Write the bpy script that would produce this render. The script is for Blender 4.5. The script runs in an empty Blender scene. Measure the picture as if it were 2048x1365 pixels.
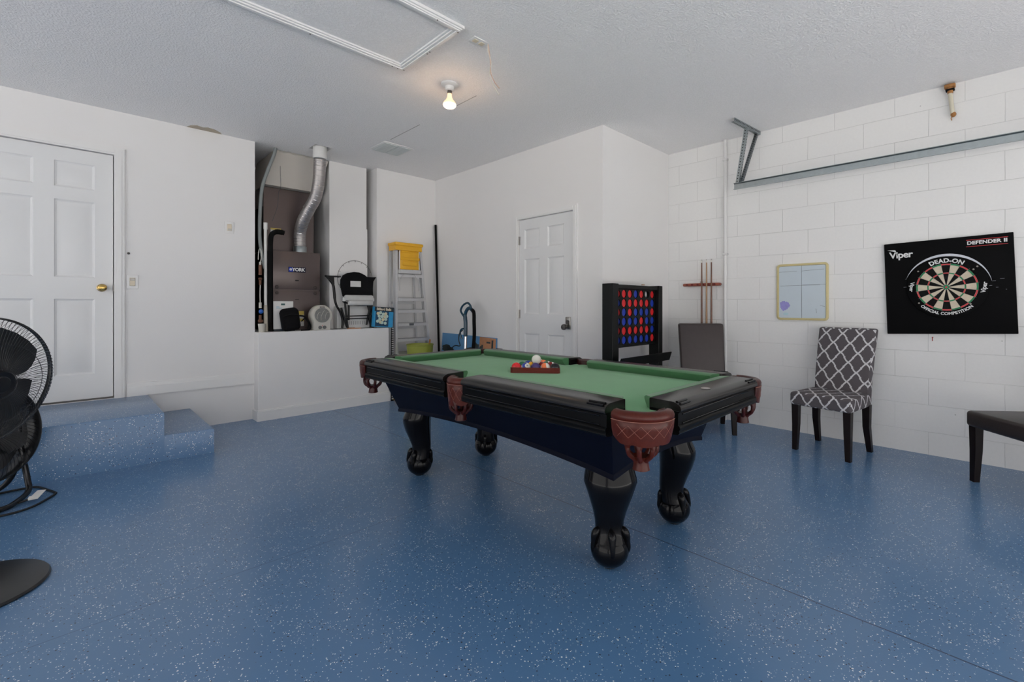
import bpy, bmesh, math, random
from mathutils import Vector, Matrix
random.seed(7)
R=math.radians; PI=math.pi
sc=bpy.context.scene
col=sc.collection
sc.view_settings.view_transform='Standard'
try: sc.view_settings.look='None'
except Exception: pass
sc.view_settings.gamma=1; sc.view_settings.use_curve_mapping=False
sc.view_settings.exposure=-0.76

# ------------------------------------------------------------------ materials
def nt(name):
    m=bpy.data.materials.new(name); m.use_nodes=True
    n=m.node_tree; b=n.nodes['Principled BSDF']
    return m,n,b
def mat(name,c,rough=.5,metal=0,var=.06,ns=25,bump=0,bs=60,emit=None,es=0,coat=0,spec=.5,sheen=0,trans=0,stretch=None):
    m,n,b=nt(name)
    tc=n.nodes.new('ShaderNodeTexCoord'); no=n.nodes.new('ShaderNodeTexNoise')
    no.inputs['Scale'].default_value=ns; no.inputs['Detail'].default_value=4
    src=tc.outputs['Object']
    if stretch:
        mp=n.nodes.new('ShaderNodeMapping'); mp.inputs['Scale'].default_value=stretch
        n.links.new(src,mp.inputs['Vector']); src=mp.outputs[0]
    n.links.new(src,no.inputs['Vector'])
    r=n.nodes.new('ShaderNodeMix'); r.data_type='RGBA'
    r.inputs['A'].default_value=tuple(x*(1-var) for x in c)+(1,)
    r.inputs['B'].default_value=tuple(min(1,x*(1+var)) for x in c)+(1,)
    n.links.new(no.outputs['Fac'],r.inputs['Factor']); n.links.new(r.outputs['Result'],b.inputs['Base Color'])
    b.inputs['Roughness'].default_value=rough; b.inputs['Metallic'].default_value=metal
    b.inputs['Specular IOR Level'].default_value=spec
    b.inputs['Coat Weight'].default_value=coat; b.inputs['Sheen Weight'].default_value=sheen
    b.inputs['Transmission Weight'].default_value=trans
    if emit: b.inputs['Emission Color'].default_value=emit+(1,); b.inputs['Emission Strength'].default_value=es
    if bump:
        n2=n.nodes.new('ShaderNodeTexNoise'); n2.inputs['Scale'].default_value=bs; n2.inputs['Detail'].default_value=3
        n.links.new(src,n2.inputs['Vector'])
        bp=n.nodes.new('ShaderNodeBump'); bp.inputs['Strength'].default_value=bump; bp.inputs['Distance'].default_value=.003
        n.links.new(n2.outputs['Fac'],bp.inputs['Height']); n.links.new(bp.outputs[0],b.inputs['Normal'])
    return m
def M(n,op,a,bb=None,cc=None):
    k=n.nodes.new('ShaderNodeMath'); k.operation=op
    for i,v in enumerate((a,bb,cc)):
        if v is None: continue
        if isinstance(v,(int,float)): k.inputs[i].default_value=v
        else: n.links.new(v,k.inputs[i])
    return k.outputs[0]
def mixc(n,f,a,b):
    r=n.nodes.new('ShaderNodeMix'); r.data_type='RGBA'
    if isinstance(f,(int,float)): r.inputs['Factor'].default_value=f
    else: n.links.new(f,r.inputs['Factor'])
    for k,v in (('A',a),('B',b)):
        if isinstance(v,tuple): r.inputs[k].default_value=v+(1,)
        else: n.links.new(v,r.inputs[k])
    return r.outputs['Result']

WHITE=(.80,.79,.785)
wallm=mat('painted_drywall',WHITE,.55,var=.012,ns=3,bump=.12,bs=120)
trimm=mat('trim_paint',(.80,.795,.79),.35,var=.01,ns=6)
doorm=mat('door_paint',(.76,.765,.77),.32,var=.01,ns=5,bump=.05,bs=60)
def ceiling_mat():
    m,n,b=nt('ceiling_texture')
    tc=n.nodes.new('ShaderNodeTexCoord')
    v=n.nodes.new('ShaderNodeTexNoise'); v.inputs['Scale'].default_value=85; v.inputs['Detail'].default_value=5
    n.links.new(tc.outputs['Object'],v.inputs['Vector'])
    ramp=n.nodes.new('ShaderNodeValToRGB'); ramp.color_ramp.elements[0].position=.42; ramp.color_ramp.elements[1].position=.6
    n.links.new(v.outputs['Fac'],ramp.inputs[0])
    bp=n.nodes.new('ShaderNodeBump'); bp.inputs['Strength'].default_value=.5; bp.inputs['Distance'].default_value=.004
    n.links.new(ramp.outputs[0],bp.inputs['Height']); n.links.new(bp.outputs[0],b.inputs['Normal'])
    c=mixc(n,ramp.outputs[0],(.88,.87,.875),(.92,.91,.915))
    n.links.new(c,b.inputs['Base Color']); b.inputs['Roughness'].default_value=.7
    return m
ceilm=ceiling_mat()
def block_mat():
    m,n,b=nt('painted_block')
    tc=n.nodes.new('ShaderNodeTexCoord'); sx=n.nodes.new('ShaderNodeSeparateXYZ'); n.links.new(tc.outputs['Object'],sx.inputs[0])
    wob=n.nodes.new('ShaderNodeTexNoise'); wob.inputs['Scale'].default_value=2.2; n.links.new(tc.outputs['Object'],wob.inputs['Vector'])
    w=M(n,'MULTIPLY',M(n,'SUBTRACT',wob.outputs['Fac'],.5),.012)
    cx=n.nodes.new('ShaderNodeCombineXYZ')
    n.links.new(M(n,'ADD',M(n,'ADD',sx.outputs['Y'],-1.573+.4064*40),w),cx.inputs[0])
    n.links.new(M(n,'ADD',M(n,'ADD',sx.outputs['Z'],-.17+.2032*4),w),cx.inputs[1])
    br=n.nodes.new('ShaderNodeTexBrick'); n.links.new(cx.outputs[0],br.inputs['Vector'])
    br.inputs['Scale'].default_value=1; br.inputs['Brick Width'].default_value=.4064; br.inputs['Row Height'].default_value=.2032
    br.inputs['Mortar Size'].default_value=.0028; br.inputs['Mortar Smooth'].default_value=.6; br.offset=.5
    # how dark each stretch of joint is
    jn=n.nodes.new('ShaderNodeTexNoise'); jn.inputs['Scale'].default_value=1.7; jn.inputs['Detail'].default_value=5
    n.links.new(tc.outputs['Object'],jn.inputs['Vector'])
    jr=n.nodes.new('ShaderNodeMapRange'); jr.inputs['From Min'].default_value=.35; jr.inputs['From Max'].default_value=.7
    jr.inputs['To Min'].default_value=.12; jr.inputs['To Max'].default_value=.46
    n.links.new(jn.outputs['Fac'],jr.inputs[0])
    fn=n.nodes.new('ShaderNodeTexNoise'); fn.inputs['Scale'].default_value=55; fn.inputs['Detail'].default_value=4
    n.links.new(tc.outputs['Object'],fn.inputs['Vector'])
    vo=n.nodes.new('ShaderNodeTexVoronoi'); vo.inputs['Scale'].default_value=5.5; n.links.new(tc.outputs['Object'],vo.inputs['Vector'])
    pit=M(n,'LESS_THAN',vo.outputs['Distance'],.022)
    base=mixc(n,fn.outputs['Fac'],(.785,.78,.77),(.83,.825,.815))
    c1=mixc(n,M(n,'MULTIPLY',br.outputs['Fac'],jr.outputs[0]),base,(.33,.32,.31))
    c2=mixc(n,M(n,'MULTIPLY',pit,.6),c1,(.2,.2,.19))
    n.links.new(c2,b.inputs['Base Color']); b.inputs['Roughness'].default_value=.5
    h=M(n,'SUBTRACT',M(n,'MULTIPLY',fn.outputs['Fac'],.25),br.outputs['Fac'])
    bp=n.nodes.new('ShaderNodeBump'); bp.inputs['Strength'].default_value=.5; bp.inputs['Distance'].default_value=.004
    n.links.new(h,bp.inputs['Height']); n.links.new(bp.outputs[0],b.inputs['Normal'])
    return m
blockm=block_mat()
def epoxy_mat(joints=True):
    m,n,b=nt('blue_epoxy_floor' if joints else 'blue_epoxy_steps')
    tc=n.nodes.new('ShaderNodeTexCoord')
    big=n.nodes.new('ShaderNodeTexNoise'); big.inputs['Scale'].default_value=1.1; big.inputs['Detail'].default_value=3
    n.links.new(tc.outputs['Object'],big.inputs['Vector'])
    c=mixc(n,big.outputs['Fac'],(.074,.172,.335),(.098,.214,.39))
    clus=n.nodes.new('ShaderNodeTexNoise'); clus.inputs['Scale'].default_value=8.5; clus.inputs['Detail'].default_value=4; clus.inputs['Roughness'].default_value=.65
    n.links.new(tc.outputs['Object'],clus.inputs['Vector'])
    cl=n.nodes.new('ShaderNodeMapRange'); cl.inputs['From Min'].default_value=.50; cl.inputs['From Max'].default_value=.74
    cl.inputs['To Min'].default_value=.13; cl.inputs['To Max'].default_value=.72
    n.links.new(clus.outputs['Fac'],cl.inputs[0])
    def flakes(scale,rad,off,prob):
        mp=n.nodes.new('ShaderNodeMapping'); mp.inputs['Location'].default_value=off
        n.links.new(tc.outputs['Object'],mp.inputs[0])
        v=n.nodes.new('ShaderNodeTexVoronoi'); v.inputs['Scale'].default_value=scale; v.inputs['Randomness'].default_value=1
        n.links.new(mp.outputs[0],v.inputs['Vector'])
        sp=n.nodes.new('ShaderNodeSeparateColor'); n.links.new(v.outputs['Color'],sp.inputs[0])
        on=M(n,'LESS_THAN',sp.outputs[0],M(n,'MULTIPLY',cl.outputs[0],prob))
        rr=M(n,'MULTIPLY_ADD',sp.outputs[1],rad*.7,rad*.45)
        return M(n,'MULTIPLY',on,M(n,'LESS_THAN',v.outputs['Distance'],rr))
    w=flakes(105,.30,(0,0,0),.45); w2=flakes(175,.34,(3.1,1.7,0),.85); k=flakes(110,.30,(7.3,2.9,0),.62)
    c=mixc(n,k,c,(.012,.016,.035))
    c=mixc(n,M(n,'MAXIMUM',w,w2),c,(.80,.83,.84))
    rough=.30
    if joints:
        s=n.nodes.new('ShaderNodeSeparateXYZ'); n.links.new(tc.outputs['Object'],s.inputs[0])
        ws=n.nodes.new('ShaderNodeTexNoise'); ws.inputs['Scale'].default_value=1.5; n.links.new(tc.outputs['Object'],ws.inputs['Vector'])
        wob=M(n,'MULTIPLY',M(n,'SUBTRACT',ws.outputs['Fac'],.5),.03)
        j=None
        for ax,val,wd,st in (('X',2.0,.0032,1),('Y',2.27,.0025,.45),('Y',4.82,.0025,.5),('Y',-.6,.0045,1)):
            d=M(n,'ABSOLUTE',M(n,'SUBTRACT',M(n,'ADD',s.outputs[ax],wob),val))
            q=M(n,'MULTIPLY',M(n,'LESS_THAN',d,wd),st)
            j=q if j is None else M(n,'MAXIMUM',j,q)
        c=mixc(n,M(n,'MULTIPLY',j,.85),c,(.012,.028,.075))
    n.links.new(c,b.inputs['Base Color'])
    rn=n.nodes.new('ShaderNodeTexNoise'); rn.inputs['Scale'].default_value=7; rn.inputs['Detail'].default_value=4; n.links.new(tc.outputs['Object'],rn.inputs['Vector'])
    n.links.new(M(n,'MULTIPLY_ADD',rn.outputs['Fac'],.09,.285),b.inputs['Roughness'])
    b.inputs['Specular IOR Level'].default_value=.55
    b.inputs['Coat Weight'].default_value=.30; b.inputs['Coat Roughness'].default_value=.14
    bp=n.nodes.new('ShaderNodeBump'); bp.inputs['Strength'].default_value=.10; bp.inputs['Distance'].default_value=.004
    bn=n.nodes.new('ShaderNodeTexNoise'); bn.inputs['Scale'].default_value=24; bn.inputs['Detail'].default_value=2; n.links.new(tc.outputs['Object'],bn.inputs['Vector'])
    n.links.new(bn.outputs['Fac'],bp.inputs['Height']); n.links.new(bp.outputs[0],b.inputs['Normal'])
    return m
floorm=epoxy_mat(); stepm=epoxy_mat(False)
def trellis_mat():
    m,n,b=nt('trellis_fabric')
    uv=n.nodes.new('ShaderNodeUVMap'); s=n.nodes.new('ShaderNodeSeparateXYZ'); n.links.new(uv.outputs[0],s.inputs[0])
    u=M(n,'DIVIDE',s.outputs[0],.122); v=M(n,'DIVIDE',s.outputs[1],.150)
    p=M(n,'ADD',u,v); q=M(n,'SUBTRACT',u,v)
    def fam(a,bb,amp):
        ph=M(n,'MULTIPLY',bb,2*PI)
        a2=M(n,'ADD',a,M(n,'MULTIPLY',M(n,'SINE',ph),amp))
        d=M(n,'ABSOLUTE',M(n,'SUBTRACT',M(n,'FRACT',M(n,'ADD',a2,20.5)),.5))
        # little knot half way along each side
        mid=M(n,'ABSOLUTE',M(n,'SUBTRACT',M(n,'FRACT',M(n,'ADD',bb,20)),.5))
        wid=M(n,'ADD',.058,M(n,'MULTIPLY',M(n,'LESS_THAN',mid,.045),.035))
        return M(n,'LESS_THAN',d,wid)
    f=M(n,'MAXIMUM',fam(p,q,-.045),fam(q,p,-.02))
    tc=n.nodes.new('ShaderNodeTexCoord'); no=n.nodes.new('ShaderNodeTexNoise'); no.inputs['Scale'].default_value=300
    n.links.new(tc.outputs['Object'],no.inputs['Vector'])
    base=mixc(n,no.outputs['Fac'],(.082,.072,.08),(.11,.098,.106))
    n.links.new(mixc(n,f,base,(.62,.61,.63)),b.inputs['Base Color']); b.inputs['Roughness'].default_value=.85
    bp=n.nodes.new('ShaderNodeBump'); bp.inputs['Strength'].default_value=.2; bp.inputs['Distance'].default_value=.002
    n.links.new(no.outputs['Fac'],bp.inputs['Height']); n.links.new(bp.outputs[0],b.inputs['Normal'])
    return m
trellis=trellis_mat()
blackwood=mat('black_lacquer',(.003,.003,.004),.13,var=.2,ns=30,bump=.02,bs=40,spec=.22)
railtop=mat('lacquer_lit',(.008,.007,.0065),.27,var=.25,ns=60,spec=.5)  # same lacquer as the apron, lightened for the ceiling's reflection on top
apronm=mat('lacquer_shaded',(.003,.003,.003),.3,var=.25,ns=60,spec=.13)  # same lacquer as the rail top, darkened for its shaded face
cabm=mat('cabinet_black_matte',(.002,.003,.010),.5,var=.2,spec=.10)
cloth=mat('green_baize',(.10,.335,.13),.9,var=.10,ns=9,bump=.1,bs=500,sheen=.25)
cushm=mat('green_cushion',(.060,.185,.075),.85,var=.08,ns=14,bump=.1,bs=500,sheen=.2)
leather=mat('oxblood_leather',(.070,.011,.006),.30,var=.35,ns=45,bump=.12,bs=120,spec=.28)
leatherd=mat('dark_oxblood_leather',(.045,.007,.006),.36,var=.3,ns=45,bump=.1,bs=120,spec=.35)
stitch=mat('pale_stitching',(.27,.11,.08),.6)
brass=mat('brass',(.62,.42,.14),.2,1,var=.05)
nickel=mat('satin_nickel',(.45,.43,.41),.28,1)
dnickel=mat('dark_nickel',(.16,.15,.14),.35,1)
galv=mat('galvanised_steel',(.36,.40,.41),.38,1,var=.15,ns=40,bump=.05)
galvd=mat('galvanised_dark',(.20,.22,.23),.45,1,var=.2,ns=40)
alum=mat('aluminium',(.62,.62,.63),.3,1,var=.05,ns=60)
alumb=mat('aluminium_brushed',(.60,.60,.61),.4,.6,var=.05,ns=60)
foil=mat('flexible_foil',(.36,.34,.335),.42,.75,var=.12,ns=60)
black=mat('black_plastic',(.005,.005,.006),.35,var=.2,spec=.3)
blackm=mat('black_matte',(.004,.004,.004),.8,var=.2,spec=.15)
blackf=mat('black_fabric',(.006,.006,.007),.85,var=.2,bump=.3,bs=300,spec=.15)
board_black=mat('black_foam_board',(.003,.003,.0035),.8,var=.2,ns=15,spec=.12)
fanblk=mat('fan_black',(.009,.010,.012),.32,var=.2)
fanwire=mat('fan_wire',(.022,.023,.027),.28,.4,var=.1)
blade=mat('fan_blade',(.015,.017,.02),.3,var=.1,spec=.6)
brown_l=mat('brown_leather',(.030,.021,.019),.38,var=.2,ns=30,bump=.2,bs=220)
brown_c=mat('brown_leather_back',(.048,.036,.035),.45,var=.15,ns=20,bump=.2,bs=220)
espresso=mat('espresso_wood',(.008,.004,.004),.4,var=.3,ns=30,spec=.25)
furn=mat('furnace_enamel',(.115,.088,.084),.3,.35,var=.05,ns=6)
furnd=mat('furnace_dark',(.06,.045,.043),.35,.2)
beige=mat('plenum_board',(.50,.47,.43),.75,var=.06,ns=5)
white_p=mat('white_plastic',(.72,.72,.71),.4,var=.02)
cream_p=mat('cream_plastic',(.56,.54,.49),.45,var=.03)
ivory=mat('ivory_plastic',(.70,.62,.48),.4)
white_pvc=mat('white_pvc',(.74,.73,.71),.35,var=.04)
greyfab=mat('grey_seat_fabric',(.56,.56,.55),.85,var=.08,bump=.2,bs=200)
yellow=mat('yellow_plastic',(.80,.42,.015),.4,var=.06,ns=12)
lime=mat('lime_plastic',(.28,.31,.04),.45,var=.05)
redp=mat('red_plastic',(.72,.02,.025),.35,var=.08)
bluep=mat('blue_plastic',(.012,.045,.42),.35,var=.08)
mahog=mat('mahogany',(.15,.014,.012),.22,var=.35,ns=12,stretch=(1,1,10),coat=.4)
cuewood=mat('cue_wood',(.14,.055,.03),.3,var=.2,ns=40,stretch=(1,1,.1))
cuepale=mat('cue_maple',(.36,.20,.10),.3,var=.15,ns=40,stretch=(1,1,.1))
rackwood=mat('cherry_wood',(.30,.06,.03),.3,var=.3,ns=20,coat=.3)
cream_f=mat('yellowed_frame',(.62,.53,.27),.45,var=.06)
wbm=mat('whiteboard_surface',(.52,.60,.66),.3,var=.04,ns=7)
ink=mat('dark_marker',(.05,.06,.07),.6)
purple=mat('purple_marker_smear',(.30,.28,.62),.6,var=.2,ns=40)
cyanm=mat('pale_cyan_smear',(.42,.60,.66),.6)
silver=mat('silver_print',(.50,.52,.58),.35,.3)
lprint=mat('white_print',(.72,.72,.72),.5)
redprint=mat('red_print',(.60,.045,.05),.55,var=.05)
greenprint=mat('dart_green',(.012,.22,.085),.7,var=.1)
sisal=mat('dart_cream',(.62,.54,.42),.8,var=.12,ns=160)
dartblack=mat('dart_black',(.007,.007,.007),.8,var=.2,ns=160,spec=.15)
teal=mat('teal_plastic',(.012,.055,.095),.25,var=.1,coat=.3)
chrome=mat('chrome',(.72,.72,.74),.12,1,var=.02)
copper=mat('copper_pipe',(.14,.065,.04),.5,.5,var=.3,ns=30)
bluev=mat('blue_valve',(.01,.10,.42),.35)
rustm=mat('rusty_bracket',(.42,.20,.07),.8,.2,var=.5,ns=60)
skym=mat('print_sky_blue',(.10,.27,.50),.55,var=.1,ns=5)
orangeb=mat('print_terracotta',(.50,.24,.12),.6,var=.2,ns=25)
treem=mat('print_dark_foliage',(.03,.045,.05),.7,var=.4,ns=30)
boxblue=mat('box_cyan',(.03,.32,.62),.35,var=.1)
boxblack=mat('box_black',(.01,.02,.03),.35)
boxball=mat('box_ball_pale',(.55,.68,.60),.4,var=.25,ns=18)
boxball2=mat('box_ball_cream',(.72,.66,.45),.4,var=.2,ns=18)
york_blue=mat('badge_blue',(.02,.045,.40),.5,spec=.2)
york_dark=mat('badge_navy',(.004,.006,.03),.5,spec=.2)
paper=mat('paper_white',(.70,.69,.68),.7)
yel_lab=mat('label_yellow',(.68,.52,.12),.6)
warm_off=mat('cable_sheath',(.50,.36,.29),.6)
cable_w=mat('cable_white',(.60,.55,.48),.6)
rubber=mat('rubber_black',(.01,.01,.01),.6)
tan=mat('raw_drywall_tan',(.48,.42,.33),.9,var=.1)
concrete=mat('bounce_concrete',(.75,.745,.73),.9,var=.08,ns=2)
grillgrey=mat('heater_grille_grey',(.30,.30,.29),.5,var=.1)
pipe_w=mat('painted_pipe',(.74,.735,.73),.4,var=.02)
dark_hole=mat('dark_gap',(.03,.028,.028),.9)
greyp=mat('grey_pvc_conduit',(.24,.26,.26),.45,var=.08)

# ------------------------------------------------------------------ mesh builder
class MB:
    def __init__(s): s.bm=bmesh.new(); s.uvf=None
    def box(s,x0,x1,y0,y1,z0,z1,bev=0,seg=2,m=None):
        v=[s.bm.verts.new((x,y,z)) for x in (x0,x1) for y in (y0,y1) for z in (z0,z1)]
        f=[(0,1,3,2),(4,6,7,5),(0,4,5,1),(2,3,7,6),(0,2,6,4),(1,5,7,3)]
        fs=[s.bm.faces.new([v[i] for i in q]) for q in f]
        if bev:
            es=list({e for q in fs for e in q.edges})
            bev=min(bev,.49*min(abs(x1-x0),abs(y1-y0),abs(z1-z0)))
            r=bmesh.ops.bevel(s.bm,geom=es,offset=bev,segments=seg,profile=.5,affect='EDGES')
            v=list({w for q in r['faces'] for w in q.verts}|{w for w in v if w.is_valid})
        if m is not None: bmesh.ops.transform(s.bm,matrix=m,verts=[w for w in v if w.is_valid])
        return s
    def rings(s,rs,close=False,cap=True):
        V=[[s.bm.verts.new(p) for p in r] for r in rs]
        n=len(V[0]); k=len(V)
        for i in range(k if close else k-1):
            a,b=V[i],V[(i+1)%k]
            for j in range(n):
                try: s.bm.faces.new((a[j],a[(j+1)%n],b[(j+1)%n],b[j]))
                except ValueError: pass
        if cap and not close:
            for q in (V[0][::-1],V[-1]):
                try: s.bm.faces.new(q)
                except ValueError: pass
        return s
    def tube(s,path,r,n=8,close=False):
        P=[Vector(p) for p in path]; k=len(P)
        rad=r if isinstance(r,(list,tuple)) else [r]*k
        T=[]
        for i in range(k):
            if close: t=P[(i+1)%k]-P[i-1]
            else: t=P[min(i+1,k-1)]-P[max(i-1,0)]
            T.append(t.normalized() if t.length>1e-9 else Vector((0,0,1)))
        a=Vector((0,0,1)) if abs(T[0].z)<.9 else Vector((1,0,0))
        u=T[0].cross(a).normalized(); rs=[]
        for i in range(k):
            u=(u-T[i]*u.dot(T[i]))
            u=u.normalized() if u.length>1e-6 else T[i].orthogonal().normalized()
            w=T[i].cross(u)
            rs.append([P[i]+(u*math.cos(2*PI*j/n)+w*math.sin(2*PI*j/n))*rad[i] for j in range(n)])
        return s.rings(rs,close)
    def cyl(s,a,b,r,r2=None,n=20): return s.tube([a,b],[r,r if r2 is None else r2],n)
    def lathe(s,prof,c=(0,0,0),axis=(0,0,1),n=32,cap=True):
        ax=Vector(axis).normalized(); u=ax.orthogonal().normalized(); w=ax.cross(u); c=Vector(c)
        return s.rings([[c+ax*h+(u*math.cos(2*PI*j/n)+w*math.sin(2*PI*j/n))*max(r,1e-4) for j in range(n)] for r,h in prof],cap=cap)
    def prism(s,pts,ext):
        e=Vector(ext); a=[s.bm.verts.new(Vector(p)) for p in pts]; b=[s.bm.verts.new(Vector(p)+e) for p in pts]
        n=len(a); s.bm.faces.new(a[::-1]); s.bm.faces.new(b)
        for i in range(n): s.bm.faces.new((a[i],a[(i+1)%n],b[(i+1)%n],b[i]))
        return s
    def bar(s,a,b,w,h,up=(0,0,1)):
        a,b=Vector(a),Vector(b); t=(b-a).normalized(); up=Vector(up)
        u=t.cross(up); u=u.normalized() if u.length>1e-6 else t.orthogonal().normalized(); v=u.cross(t).normalized()
        return s.rings([[p+u*sx*w/2+v*sy*h/2 for sx,sy in ((-1,-1),(1,-1),(1,1),(-1,1))] for p in (a,b)])
    def sphere(s,c,r,sc3=(1,1,1),n=24,m=14):
        c=Vector(c); rs=[]
        for i in range(1,m):
            t=PI*i/m
            rs.append([c+Vector((r*math.sin(t)*math.cos(2*PI*j/n)*sc3[0],r*math.sin(t)*math.sin(2*PI*j/n)*sc3[1],-r*math.cos(t)*sc3[2])) for j in range(n)])
        s.rings(rs,cap=False)
        return s._poles(rs,c,r,sc3,n)
    def _poles(s,rs,c,r,sc3,n):
        s.bm.verts.ensure_lookup_table(); L=len(s.bm.verts); k=len(rs)
        first=[s.bm.verts[L-n*k+i] for i in range(n)]; last=[s.bm.verts[L-n+i] for i in range(n)]
        a=s.bm.verts.new(c-Vector((0,0,r*sc3[2]))); b=s.bm.verts.new(c+Vector((0,0,r*sc3[2])))
        for i in range(n):
            s.bm.faces.new((a,first[(i+1)%n],first[i])); s.bm.faces.new((b,last[i],last[(i+1)%n]))
        return s
    def poly(s,pts): s.bm.faces.new([s.bm.verts.new(Vector(p)) for p in pts]); return s
    def merge(s,o,mtx=None):
        vm={}
        for v in o.bm.verts: vm[v]=s.bm.verts.new(mtx@v.co if mtx else v.co)
        for f in o.bm.faces:
            try: s.bm.faces.new([vm[v] for v in f.verts])
            except ValueError: pass
        return s
WM={}
def obj(name,mb,m,parent=None,world=True,smooth=40,**pr):
    bm=mb.bm
    if parent is not None and world:
        bmesh.ops.transform(bm,matrix=WM[parent.name].inverted(),verts=bm.verts)
    bm.normal_update()
    bmesh.ops.recalc_face_normals(bm,faces=bm.faces)
    if mb.uvf:
        L=bm.loops.layers.uv.new('UVMap')
        for f in bm.faces:
            for l in f.loops: l[L].uv=mb.uvf(l.vert.co,f.normal)
    lim=math.radians(smooth)
    for f in bm.faces: f.smooth=True
    for e in bm.edges:
        if len(e.link_faces)==2 and e.calc_face_angle(0)>lim: e.smooth=False
    me=bpy.data.meshes.new(name); bm.to_mesh(me); bm.free(); me.materials.append(m)
    o=bpy.data.objects.new(name,me); col.objects.link(o)
    if parent is not None: o.parent=parent; WM[o.name]=WM[parent.name].copy()
    else: WM[o.name]=Matrix.Identity(4)
    for k,v in pr.items(): o[k]=v
    return o
def sobj(name,mb,m,parent=None,world=True,smooth=40,**pr):
    """one object per separate piece"""
    bm=mb.bm; seen=set(); out=[]
    for v in list(bm.verts):
        if v in seen: continue
        st=[v]; isl=[]; seen.add(v)
        while st:
            a=st.pop(); isl.append(a)
            for e in a.link_edges:
                w=e.other_vert(a)
                if w not in seen: seen.add(w); st.append(w)
        k=MB(); vm={a:k.bm.verts.new(a.co) for a in isl}
        for f in {f for a in isl for f in a.link_faces}: k.bm.faces.new([vm[x] for x in f.verts])
        out.append(obj(name,k,m,parent,world,smooth,**pr))
    bm.free(); return out
def recentre(o,loc):
    """move a single-mesh thing's origin to loc"""
    loc=Vector(loc); o.data.transform(Matrix.Translation(-loc)); o.location=loc; WM[o.name]=Matrix.Translation(loc); return o
def thing(name,label,cat,loc=(0,0,0),rz=0,group=None):
    o=bpy.data.objects.new(name,None); col.objects.link(o); o.location=loc; o.rotation_euler=(0,0,rz); o.empty_display_size=.1
    o['label']=label; o['category']=cat
    if group: o['group']=group
    WM[o.name]=Matrix.Translation(loc)@Matrix.Rotation(rz,4,'Z'); return o
def single(name,mb,m,label,cat,loc=None,group=None,smooth=40):
    o=obj(name,mb,m,smooth=smooth,label=label,category=cat)
    if group: o['group']=group
    if loc is not None: recentre(o,loc)
    return o
def struct(name,mb,m,parent=None,smooth=30):
    o=obj(name,mb,m,parent,smooth=smooth); o['kind']='structure'; return o
def frame(o,x,y):
    x=Vector(x).normalized(); y=Vector(y).normalized(); z=x.cross(y)
    m=Matrix((x,y,z)).transposed().to_4x4(); m.translation=Vector(o); return m
def textmb(s,size,mtx,bold=0,shear=0,space=1,sx=1,align='CENTER',arc=None,depth=.0008):
    cu=bpy.data.curves.new('t','FONT'); cu.body=s; cu.size=size; cu.offset=bold; cu.shear=shear; cu.space_character=space
    cu.align_x=align; cu.align_y='CENTER'; cu.extrude=depth; cu.resolution_u=3
    o=bpy.data.objects.new('t',cu); col.objects.link(o); bpy.context.view_layer.update()
    me=bpy.data.meshes.new_from_object(o.evaluated_get(bpy.context.evaluated_depsgraph_get()))
    mb=MB(); mb.bm.from_mesh(me)
    bpy.data.objects.remove(o); bpy.data.curves.remove(cu); bpy.data.meshes.remove(me)
    for v in mb.bm.verts:
        x,y,z=v.co; x*=sx
        if arc:   # bend along circle radius arc (negative: along the bottom)
            if arc>0: a=x/arc; rr=arc+y; v.co=(rr*math.sin(a),rr*math.cos(a),z)
            else: a=x/-arc; rr=-arc-y; v.co=(rr*math.sin(a),-rr*math.cos(a),z)
        else: v.co=(x,y,z)
        v.co=mtx@v.co
    return mb
def arcpts(c,r,a0,a1,n,u=(1,0,0),v=(0,1,0)):
    c=Vector(c);u=Vector(u);v=Vector(v)
    return [c+u*r*math.cos(a0+(a1-a0)*i/n)+v*r*math.sin(a0+(a1-a0)*i/n) for i in range(n+1)]
def spline(pts,n=8):
    P=[Vector(p) for p in pts]; P=[P[0]*2-P[1]]+P+[P[-1]*2-P[-2]]; out=[]
    for i in range(1,len(P)-2):
        for k in range(n):
            t=k/n; a,b,c,d=P[i-1:i+3]
            out.append(.5*((2*b)+(c-a)*t+(2*a-5*b+4*c-d)*t*t+(3*b-a-3*c+d)*t**3))
    out.append(P[-2]); return out

H=2.755
# ------------------------------------------------------------------ setting
struct('floor',MB().box(-4.2,4.563,-1.75,6.3,-.08,0),floorm)
# ceiling with a ragged square cut-out round the flue
b=MB(); hx0,hx1,hy0,hy1=1.755,1.925,4.885,5.075
b.box(-4.2,hx0,-1.75,6.3,H,H+.1).box(hx1,4.75,-1.75,6.3,H,H+.1).box(hx0,hx1,-1.75,hy0,H,H+.1).box(hx0,hx1,hy1,6.3,H,H+.1)
ceil=struct('ceiling',b,ceilm)
obj('ceiling_gap',MB().box(hx0-.02,hx1+.02,hy0-.02,hy1+.02,H+.1,H+.3),dark_hole,ceil)
# peeled paint patch at the left wall and the drywall seam
b=MB(); pts=[(.76,5.233),(.78,5.17),(.82,5.13),(.87,5.15),(.90,5.12),(.96,5.14),(1.01,5.19),(1.03,5.233)]
b.prism([(x,y,H-.0015) for x,y in pts],(0,0,.002)); obj('peeled_patch',b,tan,ceil)
b=MB()
for y0,y1 in ((4.22,3.68),(3.12,2.86)): b.bar((2.224,y0,H-.0005),(2.224,y1,H-.0005),.006,.002)
obj('drywall_seam',b,mat('seam_grey',(.42,.41,.41),.8),ceil)
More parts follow.
